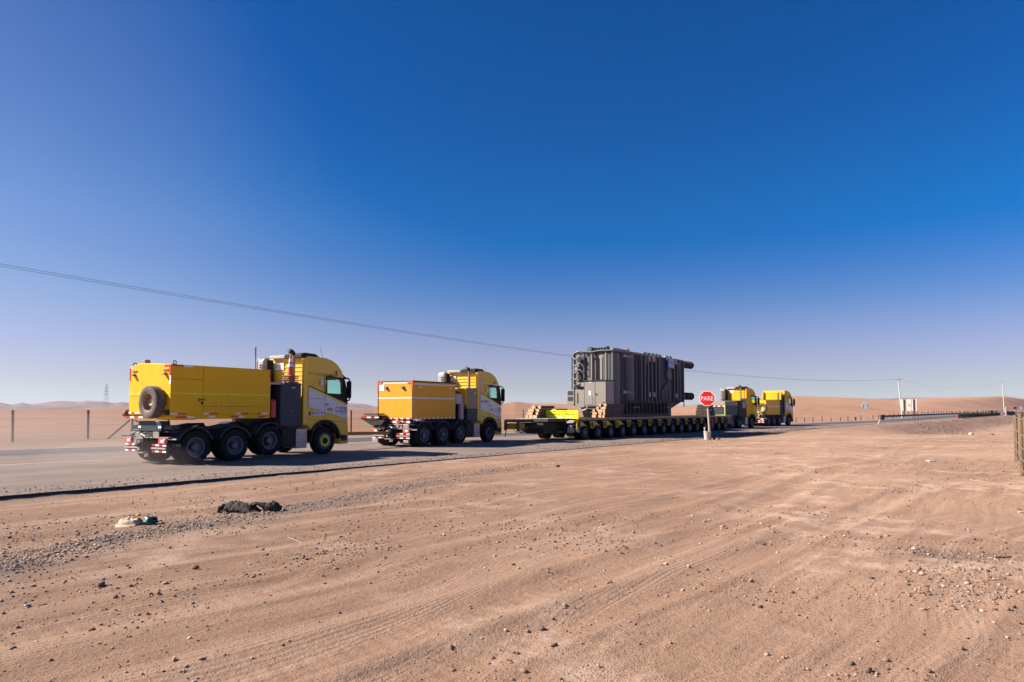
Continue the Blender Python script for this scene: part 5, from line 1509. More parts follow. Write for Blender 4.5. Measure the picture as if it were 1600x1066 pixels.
    for y in (1.35, 1.15, 0.95, 0.75):
        MB().cyl((X0+0.1, y, 5.27+Z), (X0+0.1, y, 5.45+Z), 0.07, n=12).cyl((X0+0.1, y, 5.40+Z), (X0+0.1, y, 5.43+Z), 0.11, n=12).build('bushing', M_tgrey, root)
    t = MB(); bx(t, X0-0.1, X0+0.2, 0.45, 0.55, 5.2, 5.5); t.build('corner_lug', M_tgrey, root)
    # control cabinet
    t = MB(); bx(t, 2.5, 3.4, 0.05, 1.55, 1.86, 3.38)
    cb = t.build('control_cabinet', M_tlight, root, bevel=0.015)
    t = MB(); bx(t, 2.44, 3.44, 0.0, 1.60, 3.38, 3.43); t.build('cabinet_roof', M_tgrey, cb)
    t = MB(); bx(t, 2.475, 2.498, 0.82, 1.50, 1.92, 3.32); o = t.build('door', M_tlight, cb, bevel=0.006)
    t = MB(); bx(t, 2.475, 2.498, 0.09, 0.79, 1.92, 3.32); o2 = t.build('door', M_tlight, cb, bevel=0.006)
    t = MB(); bx(t, 2.46, 2.475, 0.98, 1.32, 1.98, 2.45); t.build('mesh_panel', M_grey, o, smooth=0)
    t = MB(); bx(t, 2.462, 2.475, 1.08, 1.24, 2.52, 2.80); t.build('label_sheet', M_paper, o, smooth=0)
    t = MB(); bx(t, 2.462, 2.475, 1.05, 1.22, 3.28, 3.32); t.build('label_strip', M_paper, o, smooth=0)
    t = MB(); bx(t, 2.44, 2.475, 0.68, 0.76, 2.55, 2.62); t.build('handle', M_ink, o2)
    t = MB(); bx(t, 2.455, 2.475, 0.15, 0.35, 2.10, 2.12); t.build('label_strip', M_ink, o2)
    t = MB(); bx(t, 2.6, 3.4, 0.1, 1.5, 1.72, 1.80); bx(t, 2.75, 3.4, 0.3, 0.4, 1.5, 1.86); bx(t, 2.75, 3.4, 1.2, 1.3, 1.5, 1.86); t.build('cabinet_support', M_tlight, cb)
    t = MB(); bx(t, 2.85, 3.4, 1.78, 2.42, 1.82, 2.88); c2 = t.build('terminal_box', M_tlight, root, bevel=0.012)
    t = MB(); bx(t, 2.84, 2.85, 2.20, 2.28, 2.05, 2.68); t.build('slot', M_ink, c2, smooth=0)
    t = MB(); bx(t, 3.0, 3.5, 2.60, 3.10, 1.98, 2.90); c3 = t.build('cooler_box', M_tlight, root, bevel=0.012)
    for z in (2.58, 2.22):
        t = MB(); bx(t, 2.985, 3.0, 2.68, 3.04, z, z+0.24)
        t.build('louvre', M_navy, c3, smooth=0)
    t = MB().tube([(3.0, 1.6, 1.95+Z), (2.95, 1.7, 1.7+Z), (2.95, 2.0, 1.6+Z), (3.2, 2.2, 1.6+Z)], 0.05); t.build('cable_conduit', M_lgrey, root)
    MB().cyl((X0-0.02, 1.68, 3.42+Z), (X0-0.02, 1.68, 3.62+Z), 0.05).build('amber_lamp', M_emb, root)
build_transformer(tr)

# ================================================================ timber beams, one object each
def beam_stack(label, group, places, size, axis='x', ms=None, me_=None):
    L, w, h = size
    me = None
    z0_ = places[0][2]
    nl = int(round((max(p[2] for p in places)-z0_)/(h+0.01)))
    for i, (x, y, z, jit) in enumerate(places):
        k_ = int((z-z0_+0.03)/(h+0.008)); layer = 'lowest' if k_ <= 0 else ('top' if k_ >= nl else ('second', 'third', 'fourth')[k_-1])
        if me is None:
            m = MB().box(-L/2, L/2, -w/2, w/2, 0, h)
            m.m = [0, 0, 0, 1, 0, 1]
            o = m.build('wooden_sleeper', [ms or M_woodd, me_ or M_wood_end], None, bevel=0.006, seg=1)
            # faces: 3 = +x end, 5 = -x end
            me = o
        else:
            o = me.copy(); COL.objects.link(o)
        o.location = TL(x+jit, y, z)
        o.rotation_euler = (0, 0, R(90-HT)+(math.pi/2 if axis == 'y' else 0)+rnd.uniform(-0.02, 0.02))
        tag(o, label.replace('beam in the', 'beam in the %s layer of the' % layer), 'timber', group)
def mk(n_rows, y0, w, h, xc, jit, z0=1.2, drop=0):
    out = []
    for r_, n in enumerate(n_rows):
        for k in range(n): out.append((xc+drop*r_, y0+w*(k+0.5), z0+h*r_+0.002*k, rnd.uniform(-jit, jit)))
    return out
bw = 0.17
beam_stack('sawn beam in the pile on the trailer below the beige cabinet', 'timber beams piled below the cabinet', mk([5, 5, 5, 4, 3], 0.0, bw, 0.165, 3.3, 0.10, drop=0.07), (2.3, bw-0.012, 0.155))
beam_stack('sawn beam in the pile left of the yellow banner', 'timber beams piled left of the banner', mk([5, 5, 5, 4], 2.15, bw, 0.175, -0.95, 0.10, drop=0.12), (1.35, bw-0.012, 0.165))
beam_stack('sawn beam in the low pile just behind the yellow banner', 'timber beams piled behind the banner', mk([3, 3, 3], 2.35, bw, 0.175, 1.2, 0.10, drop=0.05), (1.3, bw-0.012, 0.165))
pl = []
for r_, n in enumerate([6, 6, 5, 4]):
    for k in range(n): pl.append((19.2+(k-(n-1)/2)*0.27, 0.48, 1.2+0.215*r_, rnd.uniform(-0.015, 0.015)))
beam_stack('dark beam in the stepped stack behind the stop sign', 'timber beams stacked behind the stop sign', pl, (0.9, 0.25, 0.205), 'y', M_woodk, M_woodk)

# ================================================================ stop sign, bucket
sx, sy = 11.3*0.9333+0.0, 36.9
sz = float(terrain(np.array([sx]), np.array([sy]))[0])
sg = empty('stop_sign', (sx, sy, sz), R(-20))
tag(sg, 'red octagonal stop sign reading PARE on a leaning wooden post', 'road sign')
MB().cyl((0.10, 0.05, -0.2), (-0.03, 0.0, 2.28-sz), 0.062, 0.055, n=12).build('post', M_pole, sg)
oc = lambda r: [(r/math.cos(R(22.5))*math.cos(R(22.5+45*i)), r/math.cos(R(22.5))*math.sin(R(22.5+45*i))) for i in range(8)]
o = MB().prism_y([(p[0]-0.03, p[1]+2.28-sz) for p in oc(0.405)], -0.075, -0.06).build('sign_face', M_signw, sg, smooth=0)
MB().prism_y([(p[0]-0.03, p[1]+2.28-sz) for p in oc(0.365)], -0.079, -0.0752).build('red_field', M_signred, o, smooth=0)
text_obj('lettering', 'PARE', 0.3, M_signw, o, (-0.03, -0.0805, 2.28-sz), (1, 0, 0), (0, 0, 1), width=0.64, height=0.235, depth=0.002)
MB().box(-0.045, -0.015, -0.068, -0.0605, 1.72-sz, 1.9-sz).build('bracket', M_ink, sg)
bk = empty('bucket', (sx-0.12, sy-0.22, sz+0.0))
tag(bk, 'pale pinkish white plastic bucket standing at the foot of the stop sign post', 'bucket')
MB().lathe([(0, 0.0), (0, 0.15), (0.41, 0.185), (0.43, 0.195), (0.45, 0.195), (0.45, 0.175), (0.05, 0.14), (0.05, 0)], (0, 0, 0), axis='z', n=28).build('pail', M_bucket, bk)
MB().tube([(0.19*math.cos(R(a)), 0.06*math.sin(R(a*1.0))-0.10, 0.40-0.08*math.sin(R(a))) for a in range(0, 181, 15)], 0.006, 6).build('handle', M_lgrey, bk)
MB().cyl((-0.10, 0.03, 0.1), (-0.11, 0.02, 0.56), 0.05, 0.035, n=9).cyl((-0.11, 0.02, 0.5), (-0.10, 0.02, 0.60), 0.055, 0.06, n=9).build('stub_of_post', M_pole, bk) if False else None
st = MB().cyl((-0.10, 0.03, 0.05), (-0.12, 0.02, 0.52), 0.045, 0.038, n=9).cyl((-0.12, 0.02, 0.52), (-0.115, 0.02, 0.60), 0.055, 0.05, n=9)
so = st.build('wooden_stake', M_pole, None); so.location = (sx-0.12, sy-0.22, sz+0.06)
tag(so, 'short wooden stake sticking out of the pale bucket by the stop sign', 'stake')
o = stones('rock', np.array([0.0]), np.array([0.0]), np.array([0.32]), np.array([0.0]), np.array([0.02]), 9); del o['kind']
o.location = (sx+0.30, sy-0.05, sz+0.02); tag(o, 'dark stone lying against the right side of the stop sign post', 'rock')
o = stones('rock', np.array([0.0]), np.array([0.0]), np.array([0.16]), np.array([0.0]), np.array([0.05]), 10); del o['kind']
o.location = (sx+0.55, sy-0.15, sz+0.02); tag(o, 'smaller dark stone a little to the right of the stop sign post', 'rock')
o = stones('rock', np.array([0.0]), np.array([0.0]), np.array([0.16]), np.array([0.0]), np.array([0.05]), 12); del o['kind']
o.location = (sx-0.62, sy-0.1, sz+0.0); tag(o, 'small dark stone to the left of the pale bucket', 'rock')

# ================================================================ fences
def gz(x, y): return float(terrain(np.array([float(x)]), np.array([float(y)]))[0])
f1 = empty('roadside_fence', (-27, 38, 0))
f1.location = (0, 0, 0)
tag(f1, 'thin dark post fence with a braced corner on the far side of the road', 'fence')
pp = [(-30.5, 31.5), (-27.1, 37.3), (-25.3, 41.0)]
cor = (-22.9, 41.4)
rest = [(-15.0*0.9333-0.43*6.02*k*-1 - 0.0, 64*0.9333+0.9*6.02*k) for k in range(-3, 12) if k not in (5,)]
def fpost(x, y, h=1.66, w=0.09, m=M_fpost, par=f1, lean=0.0):
    z = gz(x, y)
    MB().beam((x, y, z-0.2), (x-lean, y, h), w, w).build('post', m, par)
for i, (x, y) in enumerate(pp): fpost(x, y, 1.64, lean=0.05 if i == 1 else 0.03)
fpost(*cor, 1.5)
MB().beam((cor[0]-1.15, cor[1]-0.55, gz(*cor)), (cor[0]-0.12, cor[1]-0.05, 1.05), 0.09, 0.09).build('brace', M_fpost, f1)
MB().beam((cor[0]+1.4, cor[1]+0.9, gz(*cor)), (cor[0]+0.12, cor[1]+0.05, 1.05), 0.09, 0.09).build('brace', M_fpost, f1)
for (x, y) in rest: fpost(x, y, 1.62, 0.10)
line = pp+[cor]+rest
for h in (0.45, 0.85, 1.25):
    MB().tube([(x, y, max(gz(x, y), -0.5)+h) for (x, y) in line], 0.006, 4).build('wire', M_wire, f1)

# close timber fence at the right edge of the picture
f2 = empty('timber_post_fence', (0, 0, 0))
tag(f2, 'brown round timber posts strung with pale wires at the right edge, nearest to the camera', 'fence')
pr = [(15.70, 21.4), (12.94, 17.45), (11.38, 15.2), (10.0, 13.3), (8.7, 11.4)]
hh = [1.49, 1.57, 1.50, 1.5, 1.5]
for (x, y), h in zip(pr, hh):
    z = gz(x, y)
    MB().lathe([(0, 0.062), (0.8, 0.058), (h-z+0.02, 0.060), (h-z+0.04, 0.05), (h-z+0.045, 0)], (x, y, z-0.02), axis='z', n=14).build('post', M_post, f2)
    # wires run on the camera side of the posts
for hz in (1.44, 1.06, 0.74, 0.46, 0.20):
    pts = []
    for (x, y), h in zip(pr, hh): pts.append((x-0.055, y-0.045, hz+0.3*gz(x, y)))
    MB().tube(pts, 0.009, 5).build('wire', M_wire, f2)
for t in (0.25, 0.6):
    x = pr[0][0]*(1-t)+pr[1][0]*t; y = pr[0][1]*(1-t)+pr[1][1]*t
    MB().cyl((x-0.055, y-0.045, 0.05), (x-0.055, y-0.045, 1.42), 0.006, n=5).build('wire', M_wire, f2)

# long fence climbing the dune
f3 = empty('dune_fence', (0, 0, 0))
tag(f3, 'long far fence of thin stakes along the foot of the dune beyond the guardrails', 'fence')
F3 = [(60, 145), (80, 160), (104, 182), (128, 203), (160, 232), (206, 290), (262, 360)]
P = np.array(F3, float); s = np.concatenate([[0], np.cumsum(np.hypot(*np.diff(P, axis=0).T))])
tt = np.concatenate([np.arange(0, 66, 3.6), np.arange(66, 190, 2.1), np.arange(190, s[-1], 5)])[:96]
for t in tt:
    x = float(np.interp(t, s, P[:, 0]))+rnd.uniform(-.2, .2); y = float(np.interp(t, s, P[:, 1]))+rnd.uniform(-.2, .2); z = gz(x, y)
    h = rnd.uniform(1.15, 1.45); w = 0.13 if rnd.random() > 0.06 else 0.3
    MB().beam((x, y, z-0.2), (x+rnd.uniform(-.05, .05), y, z+h), w, w).build('post', M_fpost, f3, smooth=0)

# ================================================================ poles and cables
def util_pole(x, y, zt, label, lean=0.0, r0=0.17, r1=0.10):
    z = gz(x, y)
    o = empty('utility_pole', (x, y, z)); tag(o, label, 'utility pole', 'white concrete poles carrying the cables')
    MB().cyl((0, 0, -0.3), (-lean, 0, zt-z), r0, r1, n=14).build('shaft', M_conc, o)
    MB().cyl((0, 0, -0.3), (0, 0, 0.55), r0+0.03, n=14).build('base_collar', M_conc if 'sign' in label else M_dark, o)
    MB().beam((-lean-0.5, 0, zt-z-0.35), (-lean+0.5, 0, zt-z-0.35), 0.08, 0.08).cyl((-lean-0.45, 0, zt-z-0.3), (-lean-0.45, 0, zt-z+0.0), 0.05).cyl((-lean+0.45, 0, zt-z-0.3), (-lean+0.45, 0, zt-z), 0.05).cyl((-lean, 0, zt-z), (-lean, 0, zt-z+0.25), 0.04).build('insulator_arm', M_galv, o)
    return z
util_pole(85.4, 150.0, 8.6, 'tall white concrete pole rising behind the big roadside sign panel', 0.75)
util_pole(176, 245, 11.8, 'white concrete pole alone on the sand at the far right', 0.5)
def cable(name, p0, p1, sag, label, r=0.018, n=40):
    p0 = Vector(p0); p1 = Vector(p1); pts = []
    for i in range(n+1):
        t = i/n; p = p0.lerp(p1, t); p.z -= 4*sag*t*(1-t); pts.append(p)
    o = MB().tube(pts, r, 6).build(name, M_cable, None)
    tag(o, label, 'cable', 'overhead cables')
top1 = Vector((85.4-0.75, 150, 8.4)); top2 = Vector((175.6, 245, 11.6))
p0 = Vector((-30, 25, 9.03))
cable('power_cable', p0+Vector((-.3, 0, 0.03)), top1+Vector((-.45, 0, 0)), 2.47, 'upper of the two dark cables sagging across the sky to the white pole', 0.0085)
cable('power_cable', p0+Vector((.0, 0, -0.13)), top1+Vector((.45, 0, 0)), 2.52, 'lower of the two dark cables sagging across the sky to the white pole', 0.0085)
cable('power_cable', top1+Vector((.45, 0, 0)), top2+Vector((-.45, 0, 0)), 2.4, 'thin dark cable slung between the two white poles at right', 0.011)

# lattice pylon
py = empty('lattice_pylon', (-770, 1300, 0)); tag(py, 'faint steel lattice pylon standing far off before the mountains at left', 'pylon')
def lattice():
    m = MB(); H = 50; wz = lambda z: 3.6*(1-z/H)+0.7
    lv = [0, 8, 15, 21, 27, 32, 37, 42, 46, 50]
    for a, b in zip(lv[:-1], lv[1:]):
        wa, wb = wz(a), wz(b)
        c = [(-1, -1), (1, -1), (1, 1), (-1, 1)]
        for i in range(4):
            j = (i+1) % 4
            m.cyl((c[i][0]*wa, c[i][1]*wa, a), (c[i][0]*wb, c[i][1]*wb, b), 0.10, n=4)
            m.cyl((c[i][0]*wa, c[i][1]*wa, a), (c[j][0]*wb, c[j][1]*wb, b), 0.05, n=4)
            m.cyl((c[j][0]*wa, c[j][1]*wa, a), (c[i][0]*wb, c[i][1]*wb, b), 0.05, n=4)
            m.cyl((c[i][0]*wb, c[i][1]*wb, b), (c[j][0]*wb, c[j][1]*wb, b), 0.05, n=4)
    return m
lattice().build('tower', M_galv, py)
for z, w in ((30, 5.5), (36, 5), (42, 4.2)):
    MB().beam((-w, 0, z), (w, 0, z), 0.5, 0.4).beam((-w, 0, z), (0, 0, z+2), 0.2, 0.2).beam((w, 0, z), (0, 0, z+2), 0.2, 0.2).build('cross_arm', M_galv, py)

# ================================================================ signs beyond the road
dz = gz(55.6, 108)
ds = empty('diamond_sign', (55.6, 108, dz), R(-38)); tag(ds, 'unpainted back of a diamond warning sign on two thin legs beyond the road', 'road sign')
m = MB(); r = 0.67; m.prism_y([(0, 2.3-r-dz), (r, 2.3-dz), (0, 2.3+r-dz), (-r, 2.3-dz)], -0.02, 0.02); m.build('plate', M_galv, ds, bevel=0.01)
for x in (-0.26, 0.34): MB().box(x-0.035, x+0.035, -0.09, -0.02, 0, 2.5-dz).build('leg', M_galv, ds)
dz = gz(81, 140)
bs = empty('guide_sign', (81, 140, dz), R(-40)); tag(bs, 'back of a large pale roadside sign panel with two dark uprights and a yellow square', 'road sign')
z0, z1 = 1.42-dz, 3.77-dz
m = MB()
for k in range(3): m.box(-1.45, 1.45, -0.02, 0.02, z0+(z1-z0)/3*k, z0+(z1-z0)/3*(k+1)-0.02)
m.build('panel', M_conc, bs)
for x in (-0.8, 0.95): MB().box(x-0.11, x+0.11, -0.16, -0.02, -0.2, z1).build('upright', M_dark, bs)
m = MB()
for x in (-0.45, 0.5): m.box(x-0.03, x+0.03, -0.05, -0.02, z0, z1)
m.build('panel_rib', M_galv, bs)
MB().box(-0.12, 0.3, -0.06, -0.02, (z0+z1)/2-0.25, (z0+z1)/2+0.15).build('yellow_square', M_emb, bs)
# guardrails
def guardrail(name, pts, label, group, step=2.0, h=0.72, post=M_galv, rail=M_rail, dense=None):
    root = empty(name, (0, 0, 0)); tag(root, label, 'guardrail', group)
    P = np.array(pts, float); s = np.concatenate([[0], np.cumsum(np.hypot(*np.diff(P, axis=0).T))])
    m = MB()
    for (a, b) in zip(pts[:-1], pts[1:]):
        m.beam((a[0], a[1], h-0.16), (b[0], b[1], h-0.16), 0.03, 0.34)
        for dzz in (0.10, -0.10): m.beam((a[0], a[1], h-0.16+dzz), (b[0], b[1], h-0.16+dzz), 0.07, 0.06)
    m.build('rail', rail, root)
    ts = np.arange(0, s[-1]+0.01, step)[:90]
    for t in ts:
        x = float(np.interp(t, s, P[:, 0])); y = float(np.interp(t, s, P[:, 1]))
        MB().box(x-0.08, x+0.08, y-0.06, y+0.06, -0.4, h-0.02).build('post', post, root, smooth=0)
    return root
g1 = guardrail('guardrail', [(60.5, 112), (77.6, 133.2), (107, 170), (137, 207), (182, 263)], 'dark guardrail on the far side of the road with a blunt black end', 'guardrails')
MB().box(60.1, 60.6, 111.6, 112.1, 0.0, 0.82).build('end_terminal', M_tdk, g1)
g2 = guardrail('guardrail', [(85.4, 131.3), (142, 199.5)], 'guardrail on the near side of the road with close posts and an orange end', 'guardrails', step=1.9, post=M_rail)
MB().box(85.0, 85.35, 130.9, 131.0, 0.1, 0.72).build('end_board', M_orange, g2)
g3 = guardrail('guardrail', [(150, 208), (300, 384)], 'steel guardrail running off to the right edge beyond the bridge parapet', 'guardrails', step=4)
# slanted blockouts behind the near rail
for k in range(24):
    x = 85.4+k*1.25; y = 131.3+k*1.507
    MB().beam((x, y, 0.72), (x+0.6, y+0.9, 0.25), 0.1, 0.12).build('strut', M_rail, g2, smooth=0)
pz = 0.0
br = empty('bridge_parapet', (144, 200, 0)); tag(br, 'small dark parapet panel between three white posts at the road edge far right', 'parapet')
MB().box(0.2, 3.1, -0.1, 0.1, 0.0, 1.15).build('panel', M_navy, br)
for x in (-0.1, 2.7, 4.4): MB().box(x, x+0.28, -0.25, -0.05, -0.3, 2.45 if x != 2.7 else 1.6).build('post', M_conc, br)
MB().box(2.3, 3.2, -0.1, -0.02, 1.75, 2.45).box(2.7, 2.8, -0.05, 0.0, 1.1, 1.8).build('blue_plate', M_blue, br)
MB().box(0.18, 4.4, -0.2, -0.1, 1.75, 1.88).build('top_rail', M_conc, br)
# delineator
mk_ = empty('delineator_post', (37.9, 70.9, 0)); tag(mk_, 'thin leaning white marker post at the road edge right of the convoy', 'marker post')
mk_.location = (41.4, 77.5, 0)
MB().beam((-0.05, 0, 0), (0.12, 0, 0.5), 0.06, 0.04).build('blade', M_signw, mk_)

# ================================================================ litter on the dirt
def wob_mesh(name, mat, nu, nv, fn, label, cat, loc, thick=0.006, smooth=True):
    vs = []; fs = []
    for i in range(nu+1):
        for j in range(nv+1): vs.append(fn(i/nu, j/nv))
    for i in range(nu):
        for j in range(nv):
            a = i*(nv+1)+j; fs.append((a, a+nv+1, a+nv+2, a+1))
    me = bpy.data.meshes.new(name); me.from_pydata(vs, [], fs); me.materials.append(mat)
    me.polygons.foreach_set('use_smooth', [smooth]*len(fs))
    o = bpy.data.objects.new(name, me); COL.objects.link(o); o.location = loc
    s = o.modifiers.new('solid', 'SOLIDIFY'); s.thickness = thick
    if label: tag(o, label, cat)
    return o
def N1(a, b, s=0): return float(fbm(np.array([a]), np.array([b]), 3, s)[0])
# torn tyre
bx_, by_ = -4.45, 11.75
bz = gz(bx_, by_)
M_scrap = pmat('torn_rubber', (0.020, 0.019, 0.017), 0.9, dirt=0.2, var=0.3, dscale=9, bump=0.006, bscale=30)
tt_ = empty('torn_tyre', (bx_, by_, bz)); tag(tt_, 'shredded black lorry tyre carcass lying in the grit strip', 'torn tyre')
def strip_fn(u, v):
    a = -0.3+u*3.6
    x = -0.62+0.80*u+0.05*N1(u*6, v*2, 4); r = 0.11+0.05*math.sin(a*1.3)
    w = (v-0.5)*2
    return (x, w*0.16+0.05*math.sin(u*5), max(0.01, 0.02+r*(1-w*w)*1.15+0.14*N1(u*11, v*5, 2)))
o = wob_mesh('tread_strip', M_scrap, 40, 16, strip_fn, None, None, (0, 0, 0), 0.02); o.parent = tt_
def arch_fn(u, v):
    a = math.pi*(0.02+1.0*u)
    r = 0.185+0.06*N1(u*10, v*4, 6)
    return (0.16-r*math.cos(a)*1.05+0.02*v, -0.14+0.27*v, -0.01+r*math.sin(a)*1.05)
o = wob_mesh('tyre_arch', M_scrap, 36, 8, arch_fn, None, None, (0, 0, 0), 0.022); o.parent = tt_
def lip_fn(u, v):
    a = math.pi*(0.25+0.72*u); r = 0.19+0.03*v
    return (0.17-r*math.cos(a)*1.05, -0.15, r*math.sin(a)*1.05)
o = wob_mesh('bead', pmat('dusty_bead', (0.34, 0.27, 0.21), 0.9, var=0.3, vscale=20), 24, 3, lip_fn, None, None, (0, 0, 0), 0.03); o.parent = tt_
def chunk_fn(u, v):
    a = 2*math.pi*u; b = math.pi*v
    r = 0.12*(1+1.3*N1(u*7, v*7, 8))
    return (0.46+1.2*r*math.cos(a)*math.sin(b), r*1.2*math.sin(a)*math.sin(b), 0.08+r*math.cos(b))
o = wob_mesh('rubber_chunk', M_scrap, 20, 12, chunk_fn, None, None, (0, 0, 0), 0.003); o.parent = tt_
# sack
cx, cy = -5.82, 10.55; cz = gz(cx, cy)
M_sack = pmat('beige_sack', (0.66, 0.50, 0.34), 0.8, dirt=0.2, var=0.15, vscale=12, bump=0.01, bscale=12)
def sack_fn(u, v):
    a = 2*math.pi*u; rr = math.sin(math.pi*min(v, 0.999)/2)
    x = 0.26*rr*math.cos(a)*(1+0.25*N1(u*4, 1, 1)); y = 0.20*rr*math.sin(a)*(1+0.3*N1(u*4, 3, 2))
    z = 0.17*math.cos(math.pi*v/2)**0.6 if v < 1 else 0
    z = max(0, z)*(1+0.15*math.cos(a*2)+0.5*N1(u*6, v*4, 7))
    if abs(math.sin(a)+0.45) < 0.12: z *= 0.85
    return (x, y, z)
o = wob_mesh('sack', M_sack, 48, 18, sack_fn, 'crumpled beige cloth sack on the grey grit at lower left', 'sack', (cx, cy, cz-0.01), 0.004)
def flap_fn(u, v):
    return (-0.24+0.46*u, -0.16-0.15*v*math.sin(math.pi*u)**0.5, 0.055*(1-v)+0.02*N1(u*5, v*5, 3)+0.012)
o2 = wob_mesh('flap', M_sack, 24, 8, flap_fn, None, None, (0, 0, 0), 0.006); o2.parent = o
def green_fn(u, v):
    a = 2*math.pi*u; b = math.pi*v
    r = 0.125*(1+1.3*N1(u*8, v*8, 18))
    return (1.2*r*math.cos(a)*math.sin(b), r*math.sin(a)*math.sin(b), 0.07+0.85*r*math.cos(b))
o = wob_mesh('plastic_bag', pmat('green_plastic', (0.008, 0.11, 0.075), 0.35, var=0.4, vscale=14), 30, 18, green_fn, 'crumpled dark green plastic bag against the right side of the beige sack', 'plastic bag', (cx+0.29, cy+0.02, cz), 0.003)
def oran_fn(u, v):
    a = 2*math.pi*u; b = math.pi*v; r = 0.045*(1+0.6*N1(u*5, v*5, 28))
    return (1.9*r*math.cos(a)*math.sin(b), r*math.sin(a)*math.sin(b), r*math.cos(b))
o = wob_mesh('orange_peel_scrap', pmat('orange_scrap', (0.75, 0.27, 0.02), 0.6), 16, 10, oran_fn, 'small orange plastic scrap behind the top of the beige sack', 'litter', (cx+0.03, cy+0.16, cz+0.13), 0.002)
o['label'] = 'small orange scrap behind the top of the beige sack'; o.name = 'orange_scrap'
o = wob_mesh('brown_scrap', pmat('brown_scrap', (0.28, 0.13, 0.03), 0.7, var=0.4, vscale=30), 16, 10, oran_fn, 'small brown scrap lying alone on the dirt below the torn tyre', 'litter', (-3.45, 7.55, gz(-3.45, 7.55)+0.02), 0.002)
# thin twig, sticks, planks
def stick(name, p0, p1, r, mat, label, cat):
    z0 = gz(*p0)+r; z1 = gz(*p1)+r
    mid = ((p0[0]+p1[0])/2+0.02, (p0[1]+p1[1])/2-0.02); zm = gz(*mid)+r*1.2
    o = MB().tube([(p0[0], p0[1], z0), (mid[0], mid[1], zm), (p1[0], p1[1], z1)], r, 6).build(name, mat, None)
    tag(o, label, cat)
stick('twig', (-3.03, 9.35), (-2.72, 8.95), 0.003, M_lgrey, 'thin pale twig lying on the dirt right of the torn tyre', 'twig')
stick('white_stick', (8.33, 11.35), (8.72, 11.45), 0.009, M_signw, 'short white stick on the dirt below the timber fence at right', 'stick')
stick('dark_stick', (5.62, 8.05), (5.80, 8.05), 0.007, M_ink, 'short black stick lying in the dark stained hollow at lower right', 'stick')
def plank(x, y, l, w, t, rz, mat, label, name='plank', cat='plank'):
    o = MB().box(-l/2, l/2, -w/2, w/2, 0, t).build(name, mat, None, bevel=0.004); o.location = (x, y, gz(x, y)+0.0); o.rotation_euler = (0.02, 0.03, rz); tag(o, label, cat)
plank(10.4, 26.3, 0.75, 0.10, 0.03, -0.2, M_galv, 'flat grey metal strip lying on the dirt right of the stop sign', 'metal_strip', 'metal strip')
plank(13.7, 22.5, 0.28, 0.16, 0.03, 0.3, M_conc, 'small white slab lying on the sand far out at right', 'slab', 'slab')
for i, (x, y, s_, tn, lab) in enumerate([(4.45, 5.2, 0.10, 0.35, 'angular brown rock among the rubble at the lower right corner'), (5.1, 5.6, 0.09, 0.9, 'pale flat rock among the rubble at lower right'),
        (-4.05, 6.85, 0.11, 0.15, 'dark grey rock alone on the dirt at lower left'), (1.35, 20.4, 0.16, 0.2, 'dark rock on the open dirt below the convoy')]):
    o = stones('rock', np.array([0.0]), np.array([0.0]), np.array([s_]), np.array([0.0]), np.array([tn]), 40+i); del o['kind']
    o.location = (x, y, gz(x, y)); tag(o, lab, 'rock')
# rubble in the low ground at right
for i, (x, y, s_, m_, lab) in enumerate([(55.2, 82.5, 0.9, 0.95, 'pale chunk of rubble, left one of two at the foot of the embankment'), (57.6, 82.5, 1.0, 0.5, 'brown chunk of rubble, right one of two at the foot of the embankment'), (-26.6, 33.8, 0.75, 0.75, 'pale boulder on the verge by the fence beyond the road at left')]):
    o = stones('boulder', np.array([0.0]), np.array([0.0]), np.array([s_]), np.array([0.0]), np.array([m_]), 60+i); del o['kind']
    o.location = (x, y, gz(x, y)); tag(o, lab, 'boulder')

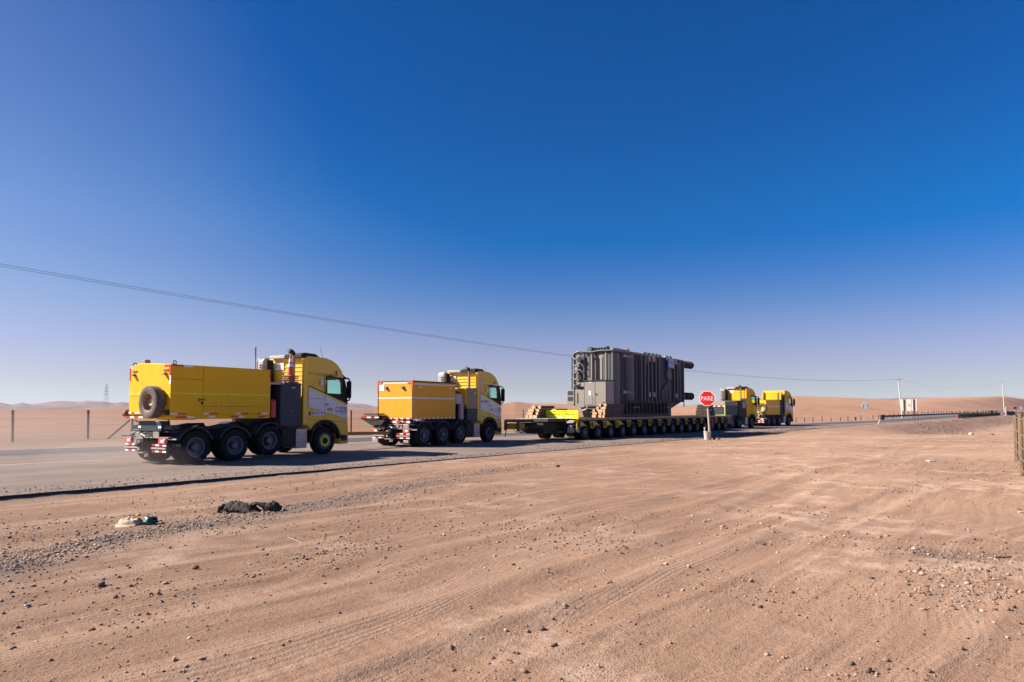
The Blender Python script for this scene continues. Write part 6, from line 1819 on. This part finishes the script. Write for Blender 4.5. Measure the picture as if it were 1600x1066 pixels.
# ================================================================ air
def volume_box(name, x0, x1, y0, y1, z0, z1, density, col, label, aniso=0.0):
    o = MB().box(x0, x1, y0, y1, z0, z1).build(name, bpy.data.materials.new(name), None, smooth=0)
    m = o.data.materials[0]; m.use_nodes = True; nt = m.node_tree
    nt.nodes.clear(); out = nt.nodes.new('ShaderNodeOutputMaterial'); v = nt.nodes.new('ShaderNodeVolumePrincipled')
    v.inputs['Color'].default_value = (*col, 1); v.inputs['Density'].default_value = density; v.inputs['Anisotropy'].default_value = aniso
    nt.links.new(v.outputs[0], out.inputs['Volume'])
    tag(o, label, 'haze', kind='stuff'); return o
# scale down the litter
for n_, k_ in (('sack', 0.68), ('plastic_bag', 0.68), ('torn_tyre', 0.84), ('orange_scrap', 0.45), ('brown_scrap', 0.5)):
    bpy.data.objects[n_].scale = (k_, k_, k_)
def dust(name, c, r, density, label):
    m_ = MB(); n_ = 24; k_ = 14
    for i in range(n_):
        for j in range(k_):
            q = []
            for a, b in ((i, j), (i+1, j), (i+1, j+1), (i, j+1)):
                th = 2*math.pi*a/n_; ph = math.pi*b/k_
                q.append((c[0]+r[0]*math.cos(th)*math.sin(ph), c[1]+r[1]*math.sin(th)*math.sin(ph), c[2]+r[2]*math.cos(ph)))
            if j == 0: m_._add([q[0], q[2], q[3]], [(0, 2, 1)])
            elif j == k_-1: m_._add([q[0], q[1], q[2]], [(0, 2, 1)])
            else: m_._add(q, [(0, 3, 2, 1)])
    mt = bpy.data.materials.new(name); mt.use_nodes = True; nt = mt.node_tree; nt.nodes.clear()
    out = nt.nodes.new('ShaderNodeOutputMaterial'); v = nt.nodes.new('ShaderNodeVolumePrincipled')
    v.inputs['Color'].default_value = (0.86, 0.74, 0.68, 1); v.inputs['Density'].default_value = density; nt.links.new(v.outputs[0], out.inputs['Volume'])
    o = m_.build(name, mt, None)
    import bmesh
    bm = bmesh.new(); bm.from_mesh(o.data); bmesh.ops.remove_doubles(bm, verts=bm.verts, dist=1e-4); bmesh.ops.recalc_face_normals(bm, faces=bm.faces); bm.to_mesh(o.data); bm.free()
    tag(o, label, 'dust', kind='stuff')
dust('dust_cloud', (-21, 25, 0.25), (12, 6.5, 1.5), 0.028, 'thin pale dust drifting low over the road behind the nearest truck')
dust('dust_cloud', (-11.8, 20.9, 0.15), (2.6, 1.3, 0.65), 0.07, 'denser dust puff swirling under the back of the nearest truck')
if HAZE:
    volume_box('haze', -15500, 15500, -15500, 15500, -8, 190, HAZE, (0.80, 0.80, 0.98), 'thin pale haze over the desert', 0.1)
